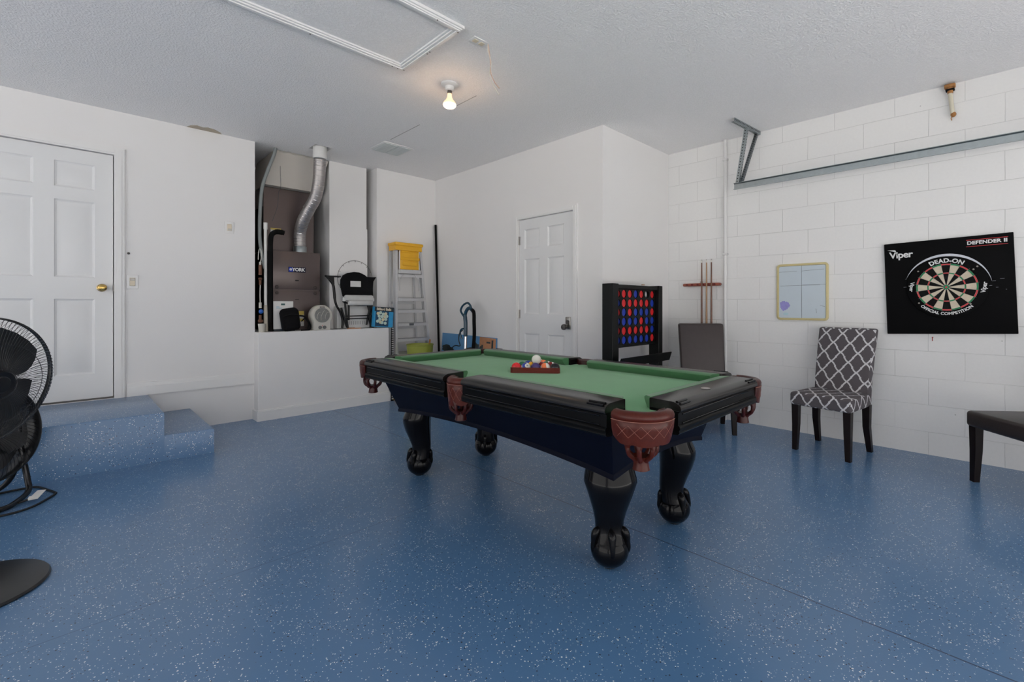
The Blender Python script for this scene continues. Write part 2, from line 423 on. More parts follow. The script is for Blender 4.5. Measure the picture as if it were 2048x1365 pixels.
# left wall (door opening X -.59..0.27, Z .36..2.385)
Y1=5.235
b=MB(); DX0,DX1,DZ=-.60,.272,2.385
b.box(-4.2,DX0,Y1,Y1+.115,0,H).box(DX0,DX1,Y1,Y1+.115,DZ,H).box(DX0,DX1,Y1,Y1+.115,0,.355).box(DX1,1.307,Y1,Y1+.115,0,H)
struct('wall_left',b,wallm)
struct('wall_closet',MB().box(1.19,1.30,Y1+.115,6.3,0,H).box(1.19,2.6,6.2,6.3,0,H),wallm)
# half wall with platform
b=MB(); b.box(1.300,2.662,5.085,6.2,0,.862,.004,1)
struct('wall_half',b,wallm)
b=MB(); b.box(1.285,2.672,5.067,5.10,0,.095).box(1.288,2.668,5.073,5.10,.095,.107).box(1.285,1.31,5.10,5.235,0,.095)
struct('baseboard_half',b,trimm)
b=MB(); b.box(2.066,2.500,5.325,6.2,.862,H,.003,1).box(2.0655,2.506,5.319,5.6,.862,2.03)
struct('wall_column',b,wallm)
struct('wall_back',MB().box(2.573,3.50,5.212,5.33,0,H).box(2.573,2.66,5.33,6.2,.862,H),wallm)
# far wall with door 2
E0,E1,EZ=2.850,3.620,2.036
b=MB(); b.box(3.383,3.50,E1,5.212,0,H).box(3.383,3.50,E0,E1,EZ,H).box(3.383,3.50,2.51,E0,0,H)
struct('wall_far',b,wallm)
struct('wall_corner',MB().box(3.50,4.563,2.51,2.62,0,H),wallm)
struct('wall_right',MB().box(4.563,4.75,-1.75,2.62,0,H),blockm)
struct('wall_side',MB().box(-4.3,-4.2,-1.85,-1.4,0,H).box(-4.3,-4.2,4.4,5.35,0,H).box(-4.3,-4.2,-1.4,4.4,2.55,H),wallm)  # unseen; wide opening added to light the far wall and ceiling
# behind the camera: wall with the raised garage door's opening
struct('wall_behind',MB().box(-4.3,-3.2,-1.85,-1.75,0,H).box(3.9,4.75,-1.85,-1.75,0,H).box(-3.2,3.9,-1.85,-1.75,2.05,H),wallm)
struct('trim_bounce_ground',MB().box(-16,12,-14,-1.75,-.12,-.02).box(-16,-4.2,-1.75,10,-.12,-.02),concrete)  # unseen pale ground, added to bounce daylight up to the ceiling
# entry landing and step
b=MB()
b.prism([(-4.2,4.52,0),(-4.2,5.235,0),(.492,5.235,0),(.492,4.285,0)][::-1],(0,0,.352))
b.prism([(.492,4.285,0),(.492,5.235,0),(.787,5.235,0),(.787,4.25,0)][::-1],(0,0,.186))
bmesh.ops.bevel(b.bm,geom=[e for e in b.bm.edges if all(v.co.z>.1 for v in e.verts)],offset=.008,segments=2,profile=.5,affect='EDGES')
struct('floor_steps',b,stepm)
# baseboard left, above landing
b=MB(); b.box(.352,1.307,5.221,5.235,.352,.43).box(.352,1.307,5.225,5.235,.43,.452).box(.352,1.307,5.229,5.235,.452,.462)
struct('baseboard_left',b,trimm)
# door casings
def casing(name,mk):
    struct(name,mk,trimm)
b=MB()
b.box(DX1,DX1+.065,5.218,5.235,.352,DZ+.065).box(DX1+.012,DX1+.045,5.212,5.22,.352,DZ+.045)
b.box(DX0-.065,DX0,5.218,5.235,.352,DZ+.065)
b.box(DX0,DX1,5.218,5.235,DZ,DZ+.065).box(DX0,DX1,5.212,5.22,DZ+.012,DZ+.045)
struct('trim_1',b,trimm)
b=MB()
b.box(3.366,3.383,E1,E1+.065,0,EZ+.055).box(3.361,3.367,E1+.012,E1+.045,0,EZ+.04)
b.box(3.366,3.383,E0-.05,E0,0,EZ+.055).box(3.361,3.367,E0-.038,E0-.01,0,EZ+.04)
b.box(3.366,3.383,E0,E1,EZ,EZ+.055).box(3.361,3.367,E0,E1,EZ+.01,EZ+.04)
struct('trim_2',b,trimm)
struct('baseboard_far',MB().box(3.371,3.383,E1+.065,5.212,0,.09).box(3.371,3.383,2.51,E0-.05,0,.09),trimm)
struct('baseboard_corner',MB().box(3.383,4.563,2.498,2.51,0,.09),trimm)
def panel_door(w,h,panels,th=.035):
    """six panel door in local x (0..w), z (0..h); face at y=0, front is -y"""
    mb=MB(); bm=mb.bm
    xs=sorted({0,w}|{p[0] for p in panels}|{p[1] for p in panels}); zs=sorted({0,h}|{p[2] for p in panels}|{p[3] for p in panels})
    for i in range(len(xs)-1):
        for j in range(len(zs)-1):
            x0,x1,z0,z1=xs[i],xs[i+1],zs[j],zs[j+1]
            if any(abs(p[0]-x0)<1e-6 and abs(p[2]-z0)<1e-6 for p in panels):
                def ring(d,y): return [(x0+d,y,z0+d),(x1-d,y,z0+d),(x1-d,y,z1-d),(x0+d,y,z1-d)]
                rr=[ring(0,0),ring(.006,.006),ring(.016,.010),ring(.022,.010),ring(.050,.001)]
                mb.rings(rr,cap=False); mb.poly(rr[-1])
            else: mb.poly([(x0,0,z0),(x1,0,z0),(x1,0,z1),(x0,0,z1)])
    mb.poly([(0,th,0),(w,th,0),(w,th,h),(0,th,h)])
    for a,c in (((0,0,0),(w,0,0)),((w,0,0),(w,0,h)),((w,0,h),(0,0,h)),((0,0,h),(0,0,0))):
        mb.poly([a,c,(c[0],th,c[2]),(a[0],th,a[2])])
    bmesh.ops.remove_doubles(bm,verts=bm.verts,dist=1e-5)
    return mb
def xf(mb,m): bmesh.ops.transform(mb.bm,matrix=m,verts=mb.bm.verts); return mb
# door 1: x from -.595 to .266
w1=.861; z0=.368
pl=[]
for xa,xb in ((.110,.420-.01),(.520,.752)):
    for za,zb in ((.20,.812),(.985,1.60),(1.70,1.905)): pl.append((xa,xb,za,zb))
d1=struct('door_1',xf(panel_door(w1,2.012,pl),Matrix.Translation((-.595,5.248,z0))),doorm,smooth=20)
kb=MB().lathe([(.032,0),(.032,.006),(.026,.010),(.012,.014),(.011,.03),(.022,.036),(.029,.048),(.030,.056),(.026,.066),(.014,.071),(.001,.072)],c=(.199,5.248,1.273),axis=(0,-1,0))
obj('door_knob',kb,brass,d1,label='polished brass knob')
obj('strike_plate',MB().box(.2665,.2715,5.222,5.247,1.24,1.30),dnickel,d1)
obj('threshold',MB().box(DX0,DX1,5.236,5.33,.352,.366),dnickel,d1)
struct('wall_gap_filler',MB().box(DX0,DX1,5.30,5.34,.355,DZ),wallm)
# door 2 on X=3.39 plane, faces -X ; local x -> -Y
pl=[]
W2=.762; H2=2.02
for a,c in ((3.538,3.318),(3.203,2.982)):
    x0=E1-.004-a; x1=E1-.004-c
    for za,zb in ((.20,.823),(1.027,1.602),(1.712,1.915)): pl.append((x0,x1,za,zb))
mt=frame((3.392,E1-.004,.010),(0,-1,0),(-0.0,0,1)) # x->-Y ,y-> z ,z-> -X
pd=panel_door(W2,H2,pl)
# local (x,y,z): x along door, y depth (into wall +X), z up
pm=Matrix(((0,1,0,3.392),(-1,0,0,E1-.004),(0,0,1,.010),(0,0,0,1)))
d2=struct('door_2',xf(pd,pm),doorm,smooth=20)
for z in (1.815,1.035,.25):
    hb=MB().cyl((3.384,E1+.001,z-.045),(3.384,E1+.001,z+.045),.006).box(3.381,3.391,E1-.02,E1-.004,z-.044,z+.044)
    obj('hinge',hb,nickel,d2)
lk=MB().box(3.380,3.392,2.893,2.958,.895,1.015,.02,3); lo=obj('lock_plate',lk,nickel,d2,label='satin nickel keypad lock')
obj('thumb_turn',MB().cyl((3.383,2.925,.965),(3.372,2.925,.965),.020).lathe([(.014,0),(.014,.02),(.027,.026),(.030,.04),(.026,.052),(.001,.056)],c=(3.380,2.94,.918),axis=(-1,0,0)),dnickel,lo)

# ------------------------------------------------------------------ ceiling things
hatch=thing('attic_hatch','white panelled attic hatch framed by mitred trim in the ceiling','hatch',(.9,2.54,H))
HX0,HX1,HY0,HY1=-.55,1.622,2.195,2.885
obj('panel',MB().box(HX0+.05,HX1-.05,HY0+.05,HY1-.05,H-.006,H-.001),ceilm,hatch)
b=MB()
def trimrun(o0,o1,thk):
    return [[(x0,y0,z) for x0,y0,z in q] for q in ()]
for d0,d1_,zz in ((0,.062,.016),(.010,.050,.024),(.018,.034,.030)):
    def rr(d,z): return [(HX0+d,HY0+d,z),(HX1-d,HY0+d,z),(HX1-d,HY1-d,z),(HX0+d,HY1-d,z)]
    b.rings([rr(d0,H-.0005),rr(d0,H-zz),rr(d1_,H-zz),rr(d1_,H-.0005)],close=True)
ht=obj('hatch_trim',b,trimm,hatch,smooth=20)
b=MB()
for x,y in ((1.60,2.23),(1.60,2.56),(1.60,2.53),(1.60,2.85),(1.56,2.86),(1.52,2.86),(1.0,2.862),(1.45,2.215)): b.cyl((x,y,H-.029),(x,y,H-.0325),.004,n=8)
sobj('screw',b,dnickel,ht)
lamp=thing('ceiling_bulb','bare lit flood bulb in a white porcelain ceiling socket','lamp',(1.970,2.85,H))
cx,cy=1.970,2.85
obj('socket_base',MB().lathe([(.062,0),(.062,-.008),(.055,-.014),(.034,-.020),(.030,-.045),(.022,-.05)],c=(cx,cy,H),n=32),white_p,lamp)
obj('screw_cap',MB().lathe([(.017,-.048),(.017,-.070),(.0165,-.072)],c=(cx,cy,H)),dnickel,lamp)
glass=mat('bulb_neck_glow',(.9,.75,.6),.4,emit=(1,.52,.25),es=1.6)
face=mat('bulb_face_glow',(1,.9,.8),.4,emit=(1,.72,.42),es=14)
obj('bulb_neck',MB().lathe([(.016,-.070),(.017,-.095),(.026,-.115),(.043,-.135),(.047,-.150)],c=(cx,cy,H),cap=False),glass,lamp)
obj('bulb_face',MB().lathe([(.047,-.150),(.046,-.160),(.036,-.170),(.018,-.1755),(.001,-.177)],c=(cx,cy,H)),face,lamp)
plate=thing('ceiling_outlet','white double outlet plate on the ceiling with a cut cable','outlet',(1.775,2.26,H))
pm_=Matrix.Translation((1.775,2.26,0))@Matrix.Rotation(R(0),4,'Z')
obj('cover_plate',MB().box(-.056,.056,-.034,.034,H-.006,H-.0005,.002,1,m=pm_),trimm,plate)
obj('socket',MB().box(-.040,-.008,-.017,.017,H-.009,H-.005,.004,2,m=pm_).box(.008,.040,-.017,.017,H-.009,H-.005,.004,2,m=pm_),ivory,plate)
p0=(1.829,2.235,H-.004)
def off(p,dx,dz,dy=0): return (p[0]+dx*.705,p[1]-dx*.71+dy,p[2]+dz)
c1=spline([p0,off(p0,.008,-.05),off(p0,.016,-.12),off(p0,.018,-.18),off(p0,.040,-.235),off(p0,.070,-.275)],6)
c2=spline([p0,off(p0,.002,-.05),off(p0,.020,-.115),off(p0,.010,-.18),off(p0,.026,-.24),off(p0,.068,-.315)],6)
sobj('cut_cable',MB().tube(c1,.0035,6),warm_off,plate); sobj('cut_cable',MB().tube(c2,.0035,6),cable_w,plate)
vent=thing('ceiling_vent','white square louvred air vent in the ceiling','vent',(2.36,4.45,H))
obj('vent_frame',MB().box(2.195,2.525,4.29,4.61,H-.008,H-.0005,.003,1),trimm,vent)
b=MB()
for i in range(14):
    y=4.315+i*.0207
    b.box(2.22,2.355,y,y+.014,H-.014,H-.007).box(2.365,2.50,y,y+.014,H-.014,H-.007)
sobj('louvre',b,mat('vent_grey',(.60,.64,.64),.5),vent)

# ------------------------------------------------------------------ pool table
PT=thing('pool_table','black claw-foot pool table with green cloth and oxblood leather pockets','pool table',(1.93,1.975,0))
PX0,PX1,PY0,PY1=1.345,2.472,.808,3.050
ZT=.778; BED=.7325; PCY=1.93
# bed
bed=[]
b=MB(); b.box(1.43,2.45,.895,2.99,.69,BED,.004,1); obj('cloth_bed',b,cloth,PT,label='worn green baize playing surface')
prof=[(.130,.742),(.130,.7765),(.126,.7785),(.038,.7770),(.028,.776),(.013,.770),(.003,.762),(0,.752),(.001,.744),(.008,.738),(.012,.736),(.012,.692),(.006,.688),(.004,.679),(.008,.672),(.006,.664),(.012,.658),(.03,.656),(.130,.656)]
def rail(o,ds,du,s0,s1,prof,k0=0,k1=0,n=1):
    """prof (u,z); ends at s0+k0*u, s1+k1*u"""
    mb=MB(); o=Vector(o);ds=Vector(ds);du=Vector(du)
    rs=[]
    for t in [i/n for i in range(n+1)]:
        r=[]
        for u,z in prof:
            s=(s0+k0*u)*(1-t)+(s1+k1*u)*t
            r.append(o+ds*s+du*u+Vector((0,0,z)))
        rs.append(r)
    return mb.rings(rs)
rails=[]
specs=[ # origin, ds, du, s0, s1
 ((PX0,0,0),(0,1,0),(1,0,0),PY0+.182,PCY-.076),
 ((PX0,0,0),(0,1,0),(1,0,0),PCY+.076,PY1-.150),
 ((PX1,0,0),(0,1,0),(-1,0,0),PY0+.182,PCY-.076),
 ((PX1,0,0),(0,1,0),(-1,0,0),PCY+.076,PY1-.150),
 ((0,PY0,0),(1,0,0),(0,1,0),PX0+.215,PX1-.150),
 ((0,PY1,0),(1,0,0),(0,-1,0),PX0+.215,PX1-.150)]
cprof=[(.130,.760),(.130,.7792),(.166,.7780),(.178,.770),(.176,.760),(.155,.731),(.130,.731)]
for i,(o,ds,du,s0,s1) in enumerate(specs):
    r_=rail(o,ds,du,s0,s1,prof[:9]+[(.02,.744),(.130,.744)])
    ro=obj('rail',r_,railtop,PT,smooth=50)
    obj('apron',rail(o,ds,du,s0,s1,[(.130,.7435),(.004,.7435)]+prof[9:]),apronm,ro,smooth=50)
    # panel moulding lines on the apron
    o_,ds_,du_=Vector(o),Vector(ds),Vector(du)
    mb=MB()
    for z in (.730,.697):
        mb.tube([o_+ds_*(s0+.03)+du_*.010+Vector((0,0,z)),o_+ds_*(s1-.03)+du_*.010+Vector((0,0,z))],.003,6)
    sobj('apron_bead',mb,blackwood,ro)
    # chamfered corner caps on the rail top ends
    mb=MB()
    for e,sg in ((s0,1),(s1,-1)):
        if i<4 and abs(e-PCY)<.2: continue
        for k in (0,1):
            a=o_+ds_*(e+sg*.012)+du_*(.010+k*.013)+Vector((0,0,.7690+k*.0055)); c_=a+ds_*sg*.075
            mb.tube([a,c_],[.0055,.0045],8)
    if mb.bm.verts: sobj('corner_cap',mb,blackwood,ro)
    else: mb.bm.free()
    # the cushions stop short with angled jaws
    j=.62
    a0,a1=(s0+.0,s1-.0)
    k0=j; k1=-j
    if i<4:
        if i in(0,2): k1=-.30
        else: k0=.30
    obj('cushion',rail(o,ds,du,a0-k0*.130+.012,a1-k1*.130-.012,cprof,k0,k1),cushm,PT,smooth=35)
obj('maker_plate',MB().lathe([(.020,0),(.018,.002),(.001,.002)],c=(1.90,.872,.7783)),nickel,PT)
# cabinet with arched lower edge
b=MB()
tX0,tX1,tY0,tY1=1.440,2.430,1.03,2.86
bX0,bX1,bY0,bY1=1.540,2.325,1.090,2.810
N=16
def arch(t,h): return .425+h*math.sin(PI*min(1,max(0,t)))**.8
loop_t=[];loop_b=[]
for k in range(N): t=k/N; loop_t.append((tX0,tY0+(tY1-tY0)*t,.68)); loop_b.append((bX0,bY0+(bY1-bY0)*t,arch(t,.045)))
for k in range(8): t=k/8; loop_t.append((tX0+(tX1-tX0)*t,tY1,.68)); loop_b.append((bX0+(bX1-bX0)*t,bY1,arch(t,.035)))
for k in range(N): t=1-k/N; loop_t.append((tX1,tY0+(tY1-tY0)*t,.68)); loop_b.append((bX1,bY0+(bY1-bY0)*t,arch(t,.045)))
for k in range(8): t=1-k/8; loop_t.append((tX0+(tX1-tX0)*t,tY0,.68)); loop_b.append((bX0+(bX1-bX0)*t,bY0,arch(t,.035)))
cxm,cym=1.93,1.955
def shrink(L,f,dz=0): return [(cxm+(x-cxm)*f,cym+(y-cym)*(1-(1-f)*.45),z+dz) for x,y,z in L]
lip=[(x+(.003 if x>cxm else -.003),y+(.003 if y>cym else -.003),z) for x,y,z in loop_b]
up=[(x,y,z+.022) for x,y,z in loop_b]; lipu=[(x,y,z+.016) for x,y,z in lip]
b.rings([loop_t,up,lipu,lip,shrink(loop_b,.95,.0),shrink(loop_t,.93,-.02)],cap=False)
b.box(1.50,2.37,1.08,2.81,.62,.685)
obj('cabinet',b,cabm,PT,smooth=30)
# corner legs
def leg_mb():
    """local: outward is +x"""
    mb=MB(); S=[ # z, offset outward, half depth(x), half width(y)
     (.475,-.005,.075,.098),(.43,.0,.080,.103),(.395,.010,.085,.112),(.375,.014,.086,.114),(.345,.014,.084,.104),(.30,.008,.078,.090),(.25,-.003,.068,.075),(.20,-.013,.060,.064),(.165,-.014,.058,.060),(.140,-.009,.062,.064),(.118,-.002,.066,.068)]
    rs=[]; n=24
    for z,o,d,w in S:
        r=[]
        for j in range(n):
            a=2*PI*j/n; ca,sa=math.cos(a),math.sin(a)
            p=2.6 if z<.2 else 2.3
            k=(abs(ca)**p+abs(sa)**p)**(-1/p)
            ridge=1+ (.10 if z>.2 else .04)*max(0,ca)**6
            r.append((o+d*k*ca*ridge,w*k*sa,z))
        rs.append(r)
    return mb.rings(rs)
def foot_mb():
    mb=MB(); mb.sphere((0.0,0,.076),.0815,(1,1.02,.935),n=28,m=16)
    # claws gripping the ball: a knuckle at the ankle tapering to a talon
    for a in (0,R(72),R(-72),R(180)):
        d=Vector((math.cos(a),math.sin(a)*1.02,0)); k=1 if a==0 else 1.06
        pts=[d*.046*k+Vector((0,0,.172)),d*.058*k+Vector((0,0,.158)),d*.067*k+Vector((0,0,.140)),d*.0745+Vector((0,0,.118)),d*.0785+Vector((0,0,.092)),d*.0760+Vector((0,0,.066))]
        sp_=spline(pts,4); rr_=[.010,.013,.015,.0165,.0175,.018,.018,.0172,.016,.0148,.0138,.013,.0122,.0115,.011,.0105,.010,.009,.008,.006,.003]
        mb.tube(sp_,rr_[:len(sp_)],12)
    mb.lathe([(.030,0),(.034,.004),(.030,.012)],n=16)
    return mb
b=MB()
LEG=leg_mb(); FT=foot_mb()
first=True
for lx,ly in ((1.652,1.189),(1.652,2.735),(2.218,1.189),(2.218,2.735)):
    a=math.atan2(-1 if ly<2 else 1,-1 if lx<2 else 1)
    m_=Matrix.Translation((lx,ly,0))@Matrix.Rotation(a,4,'Z')
    l=MB().merge(LEG,m_); lo=obj('leg',l,blackwood,PT,smooth=60)
    f=MB().merge(FT,m_); obj('claw_foot',f,blackwood,lo,smooth=60)
# pockets
def pocket(c,ang,half,rad,drop,dark=False):
    """leather apron wrapped round an arc. c = arc centre (x,y), ang = outward direction"""
    mb=MB(); n=28
    rs=[]
    prof=[(-.032,.752),(-.024,.764),(-.012,.769),(.000,.767),(.009,.760),(.013,.750),(.012,.741),(.009,.736),(.012,.731),(.010,.705),(.004,None),(-.006,None),(-.008,.72),(-.022,.742)]
    for i in range(n+1):
        t=i/n; a=ang-half+2*half*t
        sc_=.666-drop-.011*math.sin(PI*t)-.006*abs(math.sin(3*PI*t))
        cut=.012*max(0,(abs(t-.5)-.36)/.14)
        ring=[]
        for u,z in prof:
            zz=sc_+cut if z is None else z
            r=rad+u
            ring.append((c[0]+r*math.cos(a),c[1]+r*math.sin(a),zz))
        rs.append(ring)
    mb.rings(rs)
    lm=leatherd if dark else leather
    po=obj('pocket_leather',mb,lm,PT,smooth=50)
    # piping
    mb=MB(); pts=[(c[0]+(rad+.013)*math.cos(ang-half+2*half*i/20),c[1]+(rad+.013)*math.sin(ang-half+2*half*i/20),.7355) for i in range(21)]
    mb.tube(pts,.0014,6); obj('piping',mb,stitch,po)
    # diamond stitching
    mb=MB(); K=5
    def P(t,z):
        a=ang-half+2*half*t; rr=rad+.0122-(.731-z)*.085
        return (c[0]+rr*math.cos(a),c[1]+rr*math.sin(a),z)
    for k in range(K):
        t0=.10+.8*k/K; dt=.8/K
        for (ta,za),(tb,zb) in (((t0,.722),(t0+dt,.680-drop)),((t0,.680-drop),(t0+dt,.722))):
            q=[P(ta+(tb-ta)*i/6,za+(zb-za)*i/6) for i in range(7)]
            mb.tube(q,.0006,4)
    obj('diamond_stitching',mb,stitch,po)
    return po
def basket(cx,cy,par,m_):
    """slotted leather ball basket hanging under a pocket"""
    mb=MB(); n=7
    for i in range(n):
        a=2*PI*i/n; a2=a+PI/n; a3=a-PI/n
        def q(r,z,aa): return (cx+r*math.cos(aa),cy+r*math.sin(aa),z)
        for s_ in (a2,a3):
            mb.tube(spline([q(.046,.680,s_),q(.052,.656,s_*.5+a*.5),q(.055,.632,a),q(.050,.608,a),q(.032,.592,a),q(.024,.582,a)],3),[.0085]*16,8)
    mb.lathe([(.033,.598),(.026,.591),(.025,.582),(.029,.556),(.031,.549),(.027,.547),(.001,.547)],c=(cx,cy,0),n=20)
    mb.tube(arcpts((cx,cy,.680),.053,0,2*PI,20)[:-1],.007,6,close=True)
    return obj('ball_basket',mb,m_,par,smooth=50)
def shelf_mb(c,ang,half,rad):
    """flat leather lip reaching from the apron back to the cloth, and pocket bowl"""
    mb=MB()
    out=[(c[0]+(rad-.02)*math.cos(ang-half+2*half*i/16),c[1]+(rad-.02)*math.sin(ang-half+2*half*i/16)) for i in range(17)]
    return out
corners=[((PX0,PY0),R(225)),((PX0,PY1),R(135)),((PX1,PY0),R(-45)),((PX1,PY1),R(45))]
for (x,y),an in corners:
    d=Vector((math.cos(an),math.sin(an)))
    near=(x<2 and y<2); k_=.151 if near else (.160 if x<2 else .165); rd_=.112 if near else .104
    c=(x-d.x*k_,y-d.y*k_)
    po=pocket(c,an,R(64),rd_,0,not near)
    # inner collar: leather sloping from rim to hole, then the hole
    mb=MB(); n=24; rs=[]
    hc=(x-d.x*.146,y-d.y*.146)
    for i in range(n+1):
        a=an-R(78)+2*R(78)*i/n
        ca,sa=math.cos(a),math.sin(a)
        rs.append([(c[0]+.092*ca,c[1]+.092*sa,.758),(c[0]+.089*ca,c[1]+.089*sa,.7645),(hc[0]+.066*ca,hc[1]+.066*sa,.757),(hc[0]+.056*ca,hc[1]+.056*sa,.747),(hc[0]+.058*ca,hc[1]+.058*sa,.72),(hc[0]+.080*ca,hc[1]+.080*sa,.72)])
    mb.rings(rs); obj('pocket_collar',mb,leather if near else leatherd,po,smooth=50)
    bc=(x+(.086 if x<2 else -.110),y+(.086 if y<2 else -.10))
    basket(bc[0],bc[1],po,leather if y<2 and x<2 else leatherd)
for x,an in ((PX0,PI),(PX1,0)):
    sg=math.cos(an)
    c=(x-sg*.084,PCY); po=pocket(c,an,R(72),.080,.022,x>2)
    mb=MB(); n=20; rs=[]
    for i in range(n+1):
        a=an-R(70)+2*R(70)*i/n; ca,sa=math.cos(a),math.sin(a)
        rs.append([(c[0]+.060*ca,c[1]+.060*sa,.758),(c[0]+.057*ca,c[1]+.057*sa,.7645),(c[0]-sg*.01+.05*ca,c[1]+.05*sa,.760),(c[0]-sg*.01+.046*ca,c[1]+.046*sa,.72),(c[0]-sg*.01+.06*ca,c[1]+.06*sa,.72)])
    mb.rings(rs); obj('pocket_collar',mb,leather if x<2 else leatherd,po,smooth=50)
    basket(x+.058*(1 if x<2 else -1),PCY,po,leatherd)

# ------------------------------------------------------------------ ball rack and balls
A0=Vector((1.813,2.037,0)); T_=Vector((.612,-.791,0)); N_=Vector((.791,.612,0))
br=.0286; sp=.0577; rowd=.0500; L0=.324
tri=[A0,A0+T_*L0,A0+T_*L0/2+N_*L0*.866]
cen=(tri[0]+tri[1]+tri[2])/3
rk=MB()
def rtri(off_,z):
    out=[]
    for k in range(3):
        v=tri[k]; dirv=(v-cen).normalized(); rc=.020
        cc=v-dirv*(rc*2)
        a0=math.atan2(dirv.y,dirv.x)
        for i in range(9):
            a=a0-R(60)+R(120)*i/8
            out.append(cc+Vector((math.cos(a),math.sin(a),0))*(rc-off_)+Vector((0,0,z)))
    return out
z0=BED+.0005
rings_=[rtri(0,z0),rtri(0,z0+.032),rtri(.009,z0+.032),rtri(.009,z0)]
if ( (tri[1]-tri[0]).cross(tri[2]-tri[0]) ).z<0: pass
rk.rings(rings_,close=True)
single('ball_rack',rk,mahog,'dark red mahogany triangle rack lying on the green cloth','rack',tuple(cen)+() if False else (cen.x,cen.y,z0))
white_b=mat('ball_white',(.78,.75,.68),.12,var=.02,coat=.5)
def ballcol(nm,c): return mat(nm,c,.14,var=.03,coat=.15)
BC={'red':ballcol('ball_red',(.78,.012,.015)),'blue':ballcol('ball_blue',(.012,.05,.32)),'purple':ballcol('ball_purple',(.045,.02,.15)),'orange':ballcol('ball_orange',(.95,.22,.07)),'black':ballcol('ball_black',(.008,.008,.010)),'green':ballcol('ball_green',(.01,.14,.06)),'yellow':ballcol('ball_yellow',(.85,.42,.02)),'maroon':ballcol('ball_maroon',(.22,.012,.012))}
layout=[[('red',0),('blue',1),('purple',0),('orange',1),('black',0)],
        [('green',0),('yellow',0),('maroon',0),('maroon',1)],
        [('blue',0),('yellow',1),('green',1)],
        [('purple',1),('orange',0)],[('red',1)]]
rown=['front row','second row','third row','fourth row','far tip']; ordn=['first','second','third','fourth','fifth']
camv=Vector((0,0,1.133))
for k,row in enumerate(layout):
    for i,(cn,st) in enumerate(row):
        c=A0+T_*(L0/2+(i-(len(row)-1)/2)*sp)+N_*(.041+k*rowd)+Vector((0,0,BED+br))
        lab=f"{cn} {'striped' if st else 'solid'} pool ball, {'left to right '+ordn[i]+' in the ' if len(row)>1 else 'alone at the '}{rown[k]} of the rack"
        mb=MB().sphere(c,br,n=24,m=16)
        if st:
            o=single('pool_ball',mb,white_b,lab,'ball',tuple(c-Vector((0,0,br))),'racked pool balls')
            # the stripe band: shell slightly proud of the ball
            ax=(Vector((T_.x,T_.y,.35))+N_*random.uniform(-.2,.3)).normalized()
            pr_=[]; 
            for q in range(9):
                t=-.52+1.04*q/8; pr_.append(((br+.0003)*math.cos(t),(br+.0003)*math.sin(t)))
            sm=MB().lathe(pr_,c=c,axis=ax,n=32,cap=False); so=obj('stripe',sm,BC[cn],o,smooth=60)
        else: o=single('pool_ball',mb,BC[cn],lab,'ball',tuple(c-Vector((0,0,br))),'racked pool balls')
        if (k,i) in ((0,1),):
            d=(camv-c).normalized(); d=(d+Vector((0,0,.45))+T_*.25).normalized()
            mb=MB(); rs=[]
            u=d.orthogonal().normalized(); w=d.cross(u)
            for th in (0.02,.2,.42): rs.append([c+(d*math.cos(th)+(u*math.cos(2*PI*j/20)+w*math.sin(2*PI*j/20))*math.sin(th))*(br+.0006) for j in range(20)])
            mb.rings(rs); no=obj('number_spot',mb,white_b,o,smooth=60)
            xx=(T_-d*T_.dot(d)).normalized(); yy=d.cross(xx)
            obj('number',textmb('10',.014,frame(c+d*(br+.0006),xx,yy),bold=.0003,depth=.0004),ink,no)
c=Vector((1.963,1.945,BED+br+.0445))
single('cue_ball',MB().sphere(c,br,n=28,m=18),white_b,'white cue ball resting on top of the racked balls','ball',tuple(c-Vector((0,0,br))))

# ------------------------------------------------------------------ chairs
def chair(label,loc,rz,fab,legm,fabric_name,uvp=False,wid=.43,wback=.41,seatmat=None,group=None,backmat=None,top=.945):
    t=thing('dining_chair',label,'chair',loc,rz,group)
    def uvf(p,n):
        if abs(n.z)>.7: return (p.y,p.x*.8+.10)
        if abs(n.y)>.7: return (p.x,p.z)
        return (p.y+.02,p.z*1.0)
    hw=wid/2
    s=MB().box(-.20,.225,-hw,hw,.352,.452,.022,4)
    for v in s.bm.verts:  # crowned seat, narrower at the rear
        v.co.y*=1-.06*(.225-v.co.x)/.425
        if v.co.z>.43: v.co.z+=.010*(1-(v.co.y/hw)**2)*(1-((v.co.x)/.25)**2)
    s.uvf=uvf if uvp else None
    obj('seat',s,seatmat or fab,t,world=False,smooth=60)
    hb=wback/2
    bk=MB().box(-.255,-.185,-hb,hb,.36,top,.018,3)
    bmesh.ops.bisect_plane(bk.bm,geom=bk.bm.verts[:]+bk.bm.edges[:]+bk.bm.faces[:],plane_co=(0,0,.55),plane_no=(0,0,1))
    bmesh.ops.bisect_plane(bk.bm,geom=bk.bm.verts[:]+bk.bm.edges[:]+bk.bm.faces[:],plane_co=(0,0,.75),plane_no=(0,0,1))
    for v in bk.bm.verts:
        h=max(0,v.co.z-.42)/.525
        v.co.x+=.04-.120*h**1.25
        v.co.y*=1-.05*(1-h)
        if v.co.z>top-.03: v.co.z-=.012*(1-(v.co.y/hb)**2)*0
    bk.uvf=uvf if uvp else None
    obj('backrest',bk,backmat or fab,t,world=False,smooth=60)
    for sx in (1,-1):
        for sy in (1,-1):
            mb=MB(); w=.024
            tx,ty=(.185 if sx>0 else -.160),sy*(hw-.035)
            bx,by=(.190 if sx>0 else -.205),sy*(hw-.030)
            rs=[]
            for (x,y,z,w_) in ((bx,by,0,.017),(tx,ty,.20,.022),(tx,ty,.37,.025)):
                rs.append([(x+a*w_,y+c_*w_,z) for a,c_ in ((-1,-1),(1,-1),(1,1),(-1,1))])
            obj('leg',mb.rings(rs),legm,t,world=False)
    return t
